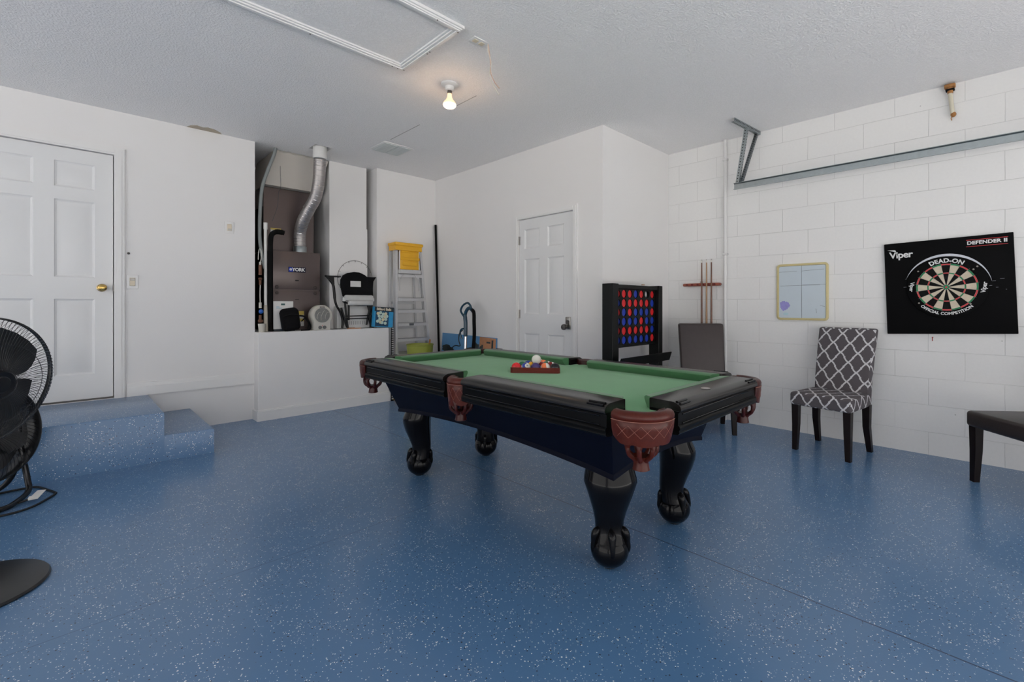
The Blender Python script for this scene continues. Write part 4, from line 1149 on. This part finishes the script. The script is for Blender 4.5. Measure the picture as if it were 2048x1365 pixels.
single('insulated_pipe',MB().tube(spline([(1.441,5.21,.863),(1.439,5.21,1.2),(1.439,5.21,1.6),(1.440,5.21,1.78),(1.452,5.21,1.845),(1.49,5.21,1.875),(1.53,5.21,1.878),(1.565,5.21,1.872)],6),[.0235]*18+[.024]*12+[.027]*10+[.024]*3,16),blackm,'thick black foam-wrapped pipe bending right at its top, left of the furnace','pipe',(1.441,5.21,.863))
cp=thing('valve_assembly','copper and brass pipe fittings with a blue valve in the dark closet gap','valve assembly',(1.345,5.2,.95))
obj('copper_fitting',MB().cyl((1.345,5.2,1.43),(1.345,5.2,1.53),.016,n=12).cyl((1.345,5.2,1.33),(1.345,5.2,1.39),.012,n=12).sphere((1.345,5.2,1.39),.017).cyl((1.345,5.2,.955),(1.345,5.2,1.03),.013,n=12).box(1.325,1.37,5.19,5.21,.955,.985,.005,1),copper,cp)
obj('white_fitting',MB().cyl((1.345,5.2,1.53),(1.345,5.2,1.56),.010,n=10).cyl((1.345,5.2,1.10),(1.345,5.2,1.155),.013,n=10),cream_p,cp)
obj('thin_tube',MB().tube(spline([(1.345,5.2,1.155),(1.343,5.2,1.25),(1.346,5.2,1.33)],4),.005,8).tube(spline([(1.345,5.2,1.55),(1.355,5.2,1.61),(1.356,5.2,1.66),(1.342,5.2,1.69),(1.330,5.2,1.66),(1.327,5.2,1.58)],5),.0035,6),cream_p,cp)
obj('valve_knob',MB().sphere((1.348,5.185,1.065),.021,(1,.6,1.1)),bluev,cp,label='round blue valve knob')
single('plastic_cup',MB().lathe([(.026,.862),(.034,.945),(.031,.945),(.024,.866),(.001,.866)],c=(1.350,5.165,0),n=24,cap=False),cream_p,'small off-white cup under the copper valve fittings','cup',(1.350,5.165,.862))
single('hanging_wire',MB().tube(spline([(1.555,5.30,2.58),(1.556,5.30,2.5),(1.562,5.31,2.44),(1.563,5.31,2.37),(1.545,5.32,2.30),(1.542,5.32,2.25),(1.535,5.33,2.15),(1.49,5.33,2.0)],6),.0022,5),ink,'thin dark wire dangling in front of the beige duct','wire',(1.556,5.30,2.58))
# box, bag, notes
bx=thing('appliance_box','white cardboard box with a small dark logo leaning behind the black bag','box',(1.555,5.22,.862))
obj('carton',MB().box(1.463,1.652,5.205,5.265,.884,1.170,.003,1),white_p,bx)
obj('printed_logo',MB().box(1.535,1.572,5.2035,5.205,1.128,1.146),mat('logo_teal',(.03,.10,.10),.5),bx)
sobj('printed_line',MB().box(1.49,1.545,5.2035,5.205,1.096,1.100).box(1.49,1.52,5.2035,5.205,1.108,1.114),mat('line_blue',(.12,.38,.55),.5),bx)
obj('dark_base',MB().box(1.468,1.662,5.19,5.28,.863,.884),boxblack,bx)
bg=thing('camera_bag','black zipped fabric bag slumped against the white box','bag',(1.615,5.14,.862))
b=MB().box(-.094,.094,-.048,.045,0,.235,.042,4)
for v in b.bm.verts:
    z=v.co.z/.235; v.co.x*=1-.12*(abs(z-.5)*2)**2; v.co.y*=.9+.2*math.sin(PI*z)
xf(b,Matrix.Translation((1.618,5.145,.866))@Matrix.Rotation(R(-8),4,'Y'))
obj('bag_body',b,blackf,bg,smooth=80)
b=MB().box(-.066,.066,-.062,-.03,.02,.145,.014,3); xf(b,Matrix.Translation((1.618,5.145,.866))@Matrix.Rotation(R(-8),4,'Y')); obj('front_pocket',b,blackf,bg,smooth=80)
b=MB().tube([(-.075,-.050,.160),(0,-.058,.172),(.075,-.050,.160)],.003,6); xf(b,Matrix.Translation((1.618,5.145,.866))@Matrix.Rotation(R(-8),4,'Y')); obj('zip',b,black,bg)
obj('shoulder_strap',MB().tube(spline([(1.69,5.14,1.02),(1.73,5.12,1.01),(1.76,5.12,.97),(1.79,5.12,.92),(1.785,5.12,.875),(1.75,5.12,.867),(1.70,5.12,.869)],6),.009,8),blackf,bg)
obj('strap_loop',MB().tube(spline([(1.70,5.11,.96),(1.73,5.11,.99),(1.755,5.11,.98),(1.77,5.11,.93),(1.76,5.11,.88)],5),.006,6),blackf,bg)
# fan heater
fh=thing('fan_heater','small cream round fan heater with two dials on the half wall','heater',(1.902,5.15,.862))
hc=(1.902,5.11,1.000)
def heat_out(s,y):
    pts=[]
    for k in range(25):
        a=R(-38)+R(256)*k/24; pts.append((hc[0]+.110*s*math.cos(a),y,hc[2]+.018+.112*s*math.sin(a)))
    pts+= [(hc[0]-.088*s,y,.868+.012*(1-s)*5),(hc[0]-.080*s,y,.864),(hc[0]+.080*s,y,.864),(hc[0]+.088*s,y,.868)]
    return pts
obj('housing',MB().rings([heat_out(.93,5.092),heat_out(1,5.104),heat_out(1,5.19),heat_out(.93,5.205)]),cream_p,fh,smooth=50)
g=obj('heater_grille',MB().lathe([(.080,0),(.078,.004),(.001,.005)],c=(hc[0],5.0925,hc[2]+.022),axis=(0,-1,0),n=40),grillgrey,fh)
b=MB()
for dx in (-.042,0,.042):
    b.tube(spline([(hc[0]+dx-.012,5.086,hc[2]+.022-.055+abs(dx)*.4),(hc[0]+dx-.012,5.086,hc[2]+.005),(hc[0]+dx+.002,5.086,hc[2]+.045),(hc[0]+dx+.022,5.086,hc[2]+.075-abs(dx)*.5)],6),.0022,6)
b.tube([(hc[0]+.081*math.cos(2*PI*k/40),5.090,hc[2]+.022+.081*math.sin(2*PI*k/40)) for k in range(40)],.003,6,close=True)
sobj('grille_wave',b,cream_p,g)
b=MB()
for k in range(17):
    x=-.072+.009*k; h=math.sqrt(max(0,.076**2-x*x)); b.box(hc[0]+x-.0008,hc[0]+x+.0008,5.0868,5.0882,hc[2]+.022-h,hc[2]+.022+h)
    b.box(hc[0]-h,hc[0]+h,5.0868,5.0882,hc[2]+.022+x-.0008,hc[2]+.022+x+.0008)
obj('grille_mesh',b,mat('mesh_grey',(.16,.16,.155),.6),g)
for x in (-.022,.024): obj('dial',MB().lathe([(.019,0),(.017,.008),(.001,.009)],c=(hc[0]+x,5.0925,.892),axis=(0,-1,0),n=22),mat('dial_grey',(.13,.13,.13),.4),fh)
obj('indicator_light',MB().sphere((hc[0],5.091,.910),.004),redp,fh)
obj('carry_slot',MB().box(hc[0]-.026,hc[0]+.026,5.0905,5.094,1.100,1.114,.006,3),furnd,fh)
obj('power_cord',MB().tube(spline([(1.99,5.18,.875),(2.02,5.14,.867),(2.05,5.12,.866),(2.065,5.10,.866)],5),.004,6),greyp,fh)
# folding chair seat
fc=thing('folding_chair','black folding seat with grey pads, folded up on the half wall','folding chair',(2.3,5.18,.862))
yq=5.17
b=MB(); pts=[]
out=[(2.118,1.348),(2.120,1.41),(2.145,1.46),(2.20,1.49),(2.27,1.503),(2.33,1.500),(2.39,1.475),(2.42,1.452),(2.500,1.452),(2.530,1.456),(2.485,1.385),(2.487,1.31),(2.492,1.245),(2.40,1.215),(2.30,1.205),(2.20,1.21),(2.145,1.225)]
b.prism([(x,yq-.03,z) for x,z in out],(0,.022,0)); obj('back_panel',b,blackf,fc,label='black fabric back with a care label')
obj('care_label',MB().box(2.225,2.345,yq-.0315,yq-.0302,1.335,1.40),paper,fc)
ar=MB().tube(spline([(1.962,yq,1.450),(2.00,yq,1.415),(2.045,yq,1.355),(2.058,yq,1.27),(2.065,yq,1.19),(2.085,yq,1.12),(2.12,yq,1.06),(2.145,yq,.99),(2.150,yq,.93),(2.145,yq,.872)],5),[.010]*6+[.014]*14+[.012]*16+[.012]*10,10)
obj('side_frame',ar,black,fc)
obj('side_frame',MB().tube(spline([(2.497,yq,1.42),(2.490,yq,1.32),(2.492,yq,1.20),(2.478,yq,1.10),(2.462,yq,1.02),(2.470,yq,.94),(2.500,yq,.878)],5),.0135,10),black,fc)
obj('arm_wing',MB().prism([(1.955,yq-.005,1.452),(2.13,yq-.005,1.452),(2.13,yq-.005,1.437),(2.055,yq-.005,1.435),(2.060,yq-.005,1.36),(2.045,yq-.005,1.36),(1.99,yq-.005,1.41)],(0,.012,0)),black,fc)
b=MB()
for (xa,za),(xb_,zb) in (((2.165,1.21),(2.205,.868)),((2.480,1.21),(2.505,.868)),((2.13,1.10),(2.195,.88)),((2.215,1.13),(2.215,.96)),((2.435,1.13),(2.50,.90)),((2.47,1.14),(2.42,.90))): b.tube([(xa,yq-.01,za),(xb_,yq-.01,zb)],.0115,8)
sobj('frame_leg',b,black,fc)
b=MB().tube([(2.175,yq-.018,1.005),(2.445,yq-.018,1.008)],.006,8).tube([(2.175,yq-.018,.975),(2.445,yq-.018,.978)],.006,8).tube(spline([(2.14,yq-.02,1.17),(2.25,yq-.03,1.135),(2.42,yq-.03,1.13),(2.48,yq-.02,1.16)],5),.009,8)
sobj('cross_bar',b,black,fc)
def pad(x0,x1,zc,h,y): 
    mb=MB().box(x0,x1,y-.03,y+.01,zc-h/2,zc+h/2,.018,3)
    for v in mb.bm.verts: v.co.z-=.5*((v.co.x-(x0+x1)/2)**2)/.1*.22
    return mb
obj('seat_pad',pad(2.150,2.488,1.235,.065,yq-.03),greyfab,fc,smooth=70)
obj('seat_pad',pad(2.190,2.482,1.172,.055,yq-.035),greyfab,fc,smooth=70)
b=MB()
for x in (2.150,2.485): b.box(x-.013,x+.013,yq-.05,yq-.03,1.17,1.21,.004,1)
sobj('white_clip',b,white_p,fc)
cr=thing('laundry_crate','white slotted plastic crate behind the folded black seat','crate',(2.3,5.28,.862))
obj('crate_body',MB().box(2.105,2.490,5.215,5.317,.864,1.118,.015,2),white_p,cr)
b=MB()
for k in range(12): b.box(2.185+k*.021,2.191+k*.021,5.2135,5.2155,.905,.945)
sobj('slot',b,mat('slot_grey',(.30,.30,.30),.7),cr)
rg=thing('wire_ring','thin wire wreath ring leaning on the white column above the folded seat','wire ring',(2.355,5.30,1.23))
b=MB(); b.tube([(2.352+.206*math.cos(2*PI*k/56),5.300,1.440+.206*math.sin(2*PI*k/56)) for k in range(56)],.0022,6,close=True)
obj('ring',b,dnickel,rg)
b=MB()
for k in range(16):
    a=2*PI*k/16; b.tube([(2.352+r*math.cos(a),5.30,1.44+r*math.sin(a)) for r in (.188,.209)],.0025,5)
sobj('clip',b,dnickel,rg)
single('flat_packet',MB().box(2.185,2.33,5.10,5.135,.8625,.872,m=None).box(2.20,2.26,5.098,5.13,.872,.878),mat('packet_orange',(.45,.22,.12),.6,var=.6,ns=18),'small orange and blue packet lying in front of the folded seat','packet',(2.25,5.12,.862))
# billiard balls box
bb=thing('billiard_ball_box','blue and black box of billiard balls tilted against the wall','box',(2.61,5.12,.862))
bm2=frame((2.592,5.075,.983),(math.cos(R(-4)),0,math.sin(R(-4))),(-math.sin(R(-4)),0,math.cos(R(-4)))) # x right, y up, z toward camera
def BB(x0,x1,y0,y1,z0,z1,bev=0): 
    mb=MB().box(x0,x1,y0,y1,z0,z1,bev,1); return xf(mb,bm2)
obj('carton',BB(-.118,.118,-.112,.122,-.06,0,.002),boxblue,bb)
obj('top_band',BB(-.118,.118,.070,.122,0,.0008),boxblack,bb)
obj('dark_panel',BB(-.105,.060,-.105,.068,.0,.0006),mat('box_navy',(.01,.06,.13),.35),bb)
obj('side_band',BB(-.118,-.105,-.112,.07,0,.0008),boxblue,bb)
tl_=obj('title',textmb('Billiard Balls',.040,bm2@Matrix.Translation((-.005,.096,.001)),bold=.0012,space=.95),mat('title_cream',(.75,.66,.52),.5),bb)
random.seed(11)
b1=MB();b2=MB()
for k,(x,y) in enumerate(((-.075,.045),(-.045,.055),(-.01,.04),(.02,.045),(-.06,.015),(-.025,.01),(.01,.01),(.035,.015),(-.05,-.02),(-.01,-.025),(.025,-.02),(-.075,-.045),(-.04,-.055),(.02,-.065),(-.02,-.06))):
    (b1 if k%3 else b2).merge(MB().lathe([(.0185,0),(.0180,.0012),(.001,.0016)],c=(x,y,.0008),n=18),bm2)
sobj('pictured_ball',b1,boxball,bb); sobj('pictured_ball',b2,boxball2,bb)
random.seed(5)

# ------------------------------------------------------------------ small wall things
def switch(label,x,z,w,h,on):
    t=thing('light_switch',label,'light switch',(x,5.235,z))
    obj('wall_plate',MB().box(x-w/2,x+w/2,5.228,5.2345,z-h/2,z+h/2,.002,1),trimm,t)
    obj('rocker',MB().box(x-w*.24,x+w*.24,5.222,5.229,z-h*.29,z+h*.29,.002,1),ivory,t)
    obj('rocker_tip',MB().box(x-w*.20,x+w*.20,5.219,5.223,z+(.01 if on else -.03),z+(.03 if on else -.012),.002,1),cream_p,t)
switch('lower light switch, right beside the brass-knobbed door',.387,1.328,.076,.118,True)
switch('upper light switch, alone high on the wall near the closet opening',1.090,1.875,.076,.112,False)
single('cable_stub',MB().lathe([(.010,0),(.009,.012),(.004,.02),(.001,.021)],c=(.363,5.2345,1.570),axis=(0,-1,0),n=14),dnickel,'tiny round metal stub on the wall above the lower light switch','wall stub',(.363,5.23,1.57))

# ------------------------------------------------------------------ pedestal fan
def grille(c,d,rad_,depth,front,nw,r0,swirl=0,wr_=.0009,seg_=9):
    """domed radial wire guard: c centre, d axis pointing to the front"""
    d=Vector(d).normalized(); up=Vector((0,0,1)); u=d.cross(up).normalized(); v=u.cross(d)
    mb=MB(); s=1 if front else -1
    for k in range(nw):
        a0=2*PI*k/nw; pts=[]
        for i in range(seg_+1):
            t=i/seg_; r=r0+(rad_-r0)*t
            h=depth*(1-t**3.2)
            a=a0+swirl*t*t
            pts.append(c+d*s*(h+.004)+(u*math.cos(a)+v*math.sin(a))*r)
        pts.append(c+(u*math.cos(a0+swirl)+v*math.sin(a0+swirl))*rad_)
        mb.tube(pts,wr_,4)
    for rr_ in (r0+.004,rad_*.62):
        t=(rr_-r0)/(rad_-r0); h=depth*(1-t**3.2)+.004
        mb.tube([c+d*s*h+(u*math.cos(2*PI*j/48)+v*math.sin(2*PI*j/48))*rr_ for j in range(48)],wr_*1.3,5,close=True)
    return mb
def fanblades(c,d,rb,nb,back):
    d=Vector(d).normalized(); up=Vector((0,0,1)); u=d.cross(up).normalized(); v=u.cross(d); out=[]
    for k in range(nb):
        a=2*PI*k/nb+.3; mb=MB(); rs=[]
        for i in range(9):
            t=i/8; r=.045+(rb-.045)*t; wdt=R(26+26*math.sin(PI*t*.8)); sw=-.5*t
            row=[]
            for j in range(7):
                q=-1+2*j/6; aa=a+sw+q*wdt; h=-back+q*.028*(1-.3*t)
                row.append(c+d*h+(u*math.cos(aa)+v*math.sin(aa))*r)
            rs.append(row)
        V=[[mb.bm.verts.new(p) for p in r] for r in rs]; W=[[mb.bm.verts.new(p-d*.003) for p in r] for r in rs]
        for i in range(8):
            for j in range(6):
                mb.bm.faces.new((V[i][j],V[i][j+1],V[i+1][j+1],V[i+1][j])); mb.bm.faces.new((W[i][j],W[i+1][j],W[i+1][j+1],W[i][j+1]))
        out.append(mb)
    return out
FH=Vector((-.236,2.806,.828)); FD=Vector((.70,-.71,-.10)).normalized()
pf=thing('pedestal_fan','black pedestal fan with round wire guard at the left edge, nearest the camera','fan',(-.30,2.86,0))
obj('base',MB().lathe([(.001,.0),(.248,.0),(.252,.006),(.246,.014),(.20,.020),(.03,.026),(.001,.027)],c=(-.30,2.86,0),n=64),fanblk,pf)
obj('pole',MB().cyl((-.30,2.86,.02),(-.30,2.86,.74),.016,n=20).cyl((-.30,2.86,.02),(-.30,2.86,.09),.028,.022,n=20).cyl((-.30,2.86,.38),(-.30,2.86,.44),.022,n=20),fanblk,pf)
bk_=FH-FD*.15
obj('motor_housing',MB().lathe([(.045,-.23),(.070,-.21),(.078,-.15),(.075,-.08),(.06,-.06)],c=FH,axis=FD,n=32).tube([(-.30,2.86,.70),(-.30,2.86,.79),tuple(FH-FD*.17)],[.022,.024,.03],16),fanblk,pf)
gf=obj('front_guard',grille(FH+FD*.012,FD,.252,.062,True,100,.052,swirl=.42),fanwire,pf)
gb=obj('rear_guard',grille(FH-FD*.012,FD,.252,.095,False,96,.075,swirl=-.30,wr_=.0009),fanwire,pf)
u_=FD.cross(Vector((0,0,1))).normalized(); v_=u_.cross(FD)
b=MB(); rs=[]
for k in range(64):
    a=2*PI*k/64; e=u_*math.cos(a)+v_*math.sin(a)
    rs.append([FH+FD*h+e*r for r,h in ((.251,.008),(.257,.007),(.259,0),(.257,-.007),(.251,-.008),(.253,0))])
b.rings(rs,close=True); obj('guard_band',b,fanblk,pf,smooth=60)
obj('hub_cap',MB().lathe([(.058,.058),(.058,.072),(.050,.080),(.034,.078),(.030,.083),(.001,.085)],c=FH,axis=FD,n=40),fanblk,pf)
for mb in fanblades(FH,FD,.222,3,.02): obj('blade',mb,blade,pf,smooth=60)
obj('blade_hub',MB().lathe([(.045,-.06),(.048,-.02),(.04,.02),(.001,.03)],c=FH,axis=FD,n=28),fanblk,pf)
# floor drum fan behind
F2=Vector((-.365,3.99,.425)); D2=Vector((.66,-.70,.20)).normalized()
df=thing('drum_fan','large black floor fan on a curved tube stand, behind the pedestal fan','fan',(-.365,3.99,0))
u2=D2.cross(Vector((0,0,1))).normalized(); v2=u2.cross(D2)
rs=[]
for k in range(64):
    a=2*PI*k/64; e=u2*math.cos(a)+v2*math.sin(a)
    rs.append([F2+D2*h+e*r for r,h in ((.285,.065),(.292,.060),(.292,-.070),(.285,-.075),(.280,-.06),(.280,.055))])
obj('drum',MB().rings(rs,close=True),fanblk,df,smooth=60)
obj('front_guard',grille(F2+D2*.045,D2,.284,.03,True,72,.05,swirl=.2,wr_=.0012),fanwire,df)
obj('rear_guard',grille(F2-D2*.055,D2,.284,.05,False,60,.09,swirl=-.1,wr_=.0012),fanwire,df)
for mb in fanblades(F2,D2,.255,4,.0): obj('blade',mb,blade,df,smooth=60)
obj('motor',MB().lathe([(.001,-.12),(.07,-.115),(.075,.03),(.05,.05),(.001,.055)],c=F2,axis=D2,n=28),fanblk,df)
# tubular stand: hoop rising from the floor at both sides
b=MB()
s1=F2+u2*.215; s2=F2-u2*.215
def dn(p,z,f=0): return (p.x+D2.x*f,p.y+D2.y*f,z)
b.tube(spline([tuple(s1),dn(s1,.28,.02),dn(s1,.10,.06),dn(s1-u2*.03,.035,.10),dn(s1-u2*.15,.016,.16),dn(F2,.016,.18),dn(s2+u2*.15,.016,.16),dn(s2+u2*.03,.035,.10),dn(s2,.10,.06),dn(s2,.28,.02),tuple(s2)],6),.0145,12)
b.tube(spline([dn(s1,.24,.02),dn(s1,.08,-.06),dn(s1-u2*.05,.016,-.14),dn(F2,.016,-.18),dn(s2+u2*.05,.016,-.14),dn(s2,.08,-.06),dn(s2,.24,.02)],6),.0145,12)
obj('tube_stand',b,mat('dark_tube',(.03,.03,.032),.22,.6),df)
cd=thing('power_cord','black power cord looped on the floor by the steps','cord',(-.13,4.0,0))
obj('cord',MB().tube(spline([(-.40,4.15,.006),(-.30,4.22,.006),(-.21,4.235,.006),(-.135,4.215,.006),(-.085,4.10,.006),(-.055,4.02,.006),(-.052,3.985,.006),(-.09,3.90,.006),(-.135,3.825,.006),(-.20,3.78,.006),(-.30,3.77,.006)],8),.006,8).tube(spline([(-.16,3.93,.02),(-.19,3.93,.012),(-.24,3.92,.006),(-.33,3.95,.006),(-.42,3.98,.006)],5),.006,8),rubber,cd)
b=MB().prism([(-.165,3.93,.014),(-.120,3.90,.022),(-.088,3.975,.044),(-.125,4.005,.040)],(0,0,.0008)); b.prism([(-.165,3.93,.013),(-.155,3.955,.03),(-.115,3.93,.022)],(0,0,.0008))
obj('warning_tag',b,paper,cd,label='folded white paper tag')

# ------------------------------------------------------------------ light
w=bpy.data.worlds.new('World'); sc.world=w; w.use_nodes=True
bgn=w.node_tree.nodes['Background']; bgn.inputs[0].default_value=(.99,.97,.955,1); bgn.inputs[1].default_value=3.0
def area(name,loc,rot,sx,sy,e,c=(1,1,1),portal=False):
    l=bpy.data.lights.new(name,'AREA'); l.shape='RECTANGLE'; l.size=sx; l.size_y=sy; l.energy=e; l.color=c
    o=bpy.data.objects.new(name,l); col.objects.link(o); o.location=loc; o.rotation_euler=rot
    if portal: l.cycles.is_portal=True
    return o
sl=bpy.data.lights.new('sun','SUN'); sl.energy=24.0; sl.angle=R(.6); sl.color=(1,.965,.93)
so_=bpy.data.objects.new('sun',sl); col.objects.link(so_); so_.location=(0,0,8); so_.rotation_euler=(R(-16),R(16),0)
area('daylight_portal',(.35,-1.80,1.1),(R(90),0,0),7.1,2.2,1,portal=True)
area('daylight_portal',(-4.25,1.5,1.28),(0,R(-90),0),2.55,5.8,1,portal=True)  # covers the added opening in the side wall
l=bpy.data.lights.new('bulb_light','POINT'); l.energy=3; l.color=(1,.62,.32); l.shadow_soft_size=.045
o=bpy.data.objects.new('bulb_light',l); col.objects.link(o); o.location=(cx,cy,H-.14) if False else (1.970,2.85,H-.225)

# ------------------------------------------------------------------ camera
cam=bpy.data.cameras.new('camera'); co=bpy.data.objects.new('camera',cam); col.objects.link(co)
cam.sensor_width=36; cam.sensor_fit='HORIZONTAL'; cam.lens=926.5/2048*36
cam.shift_x=-(1075.3-1024)/2048; cam.shift_y=-(682.5-609.9)/2048
co.location=(0,0,1.133); co.rotation_euler=(R(90),0,R(44.584-90)); cam.clip_start=.02
sc.camera=co
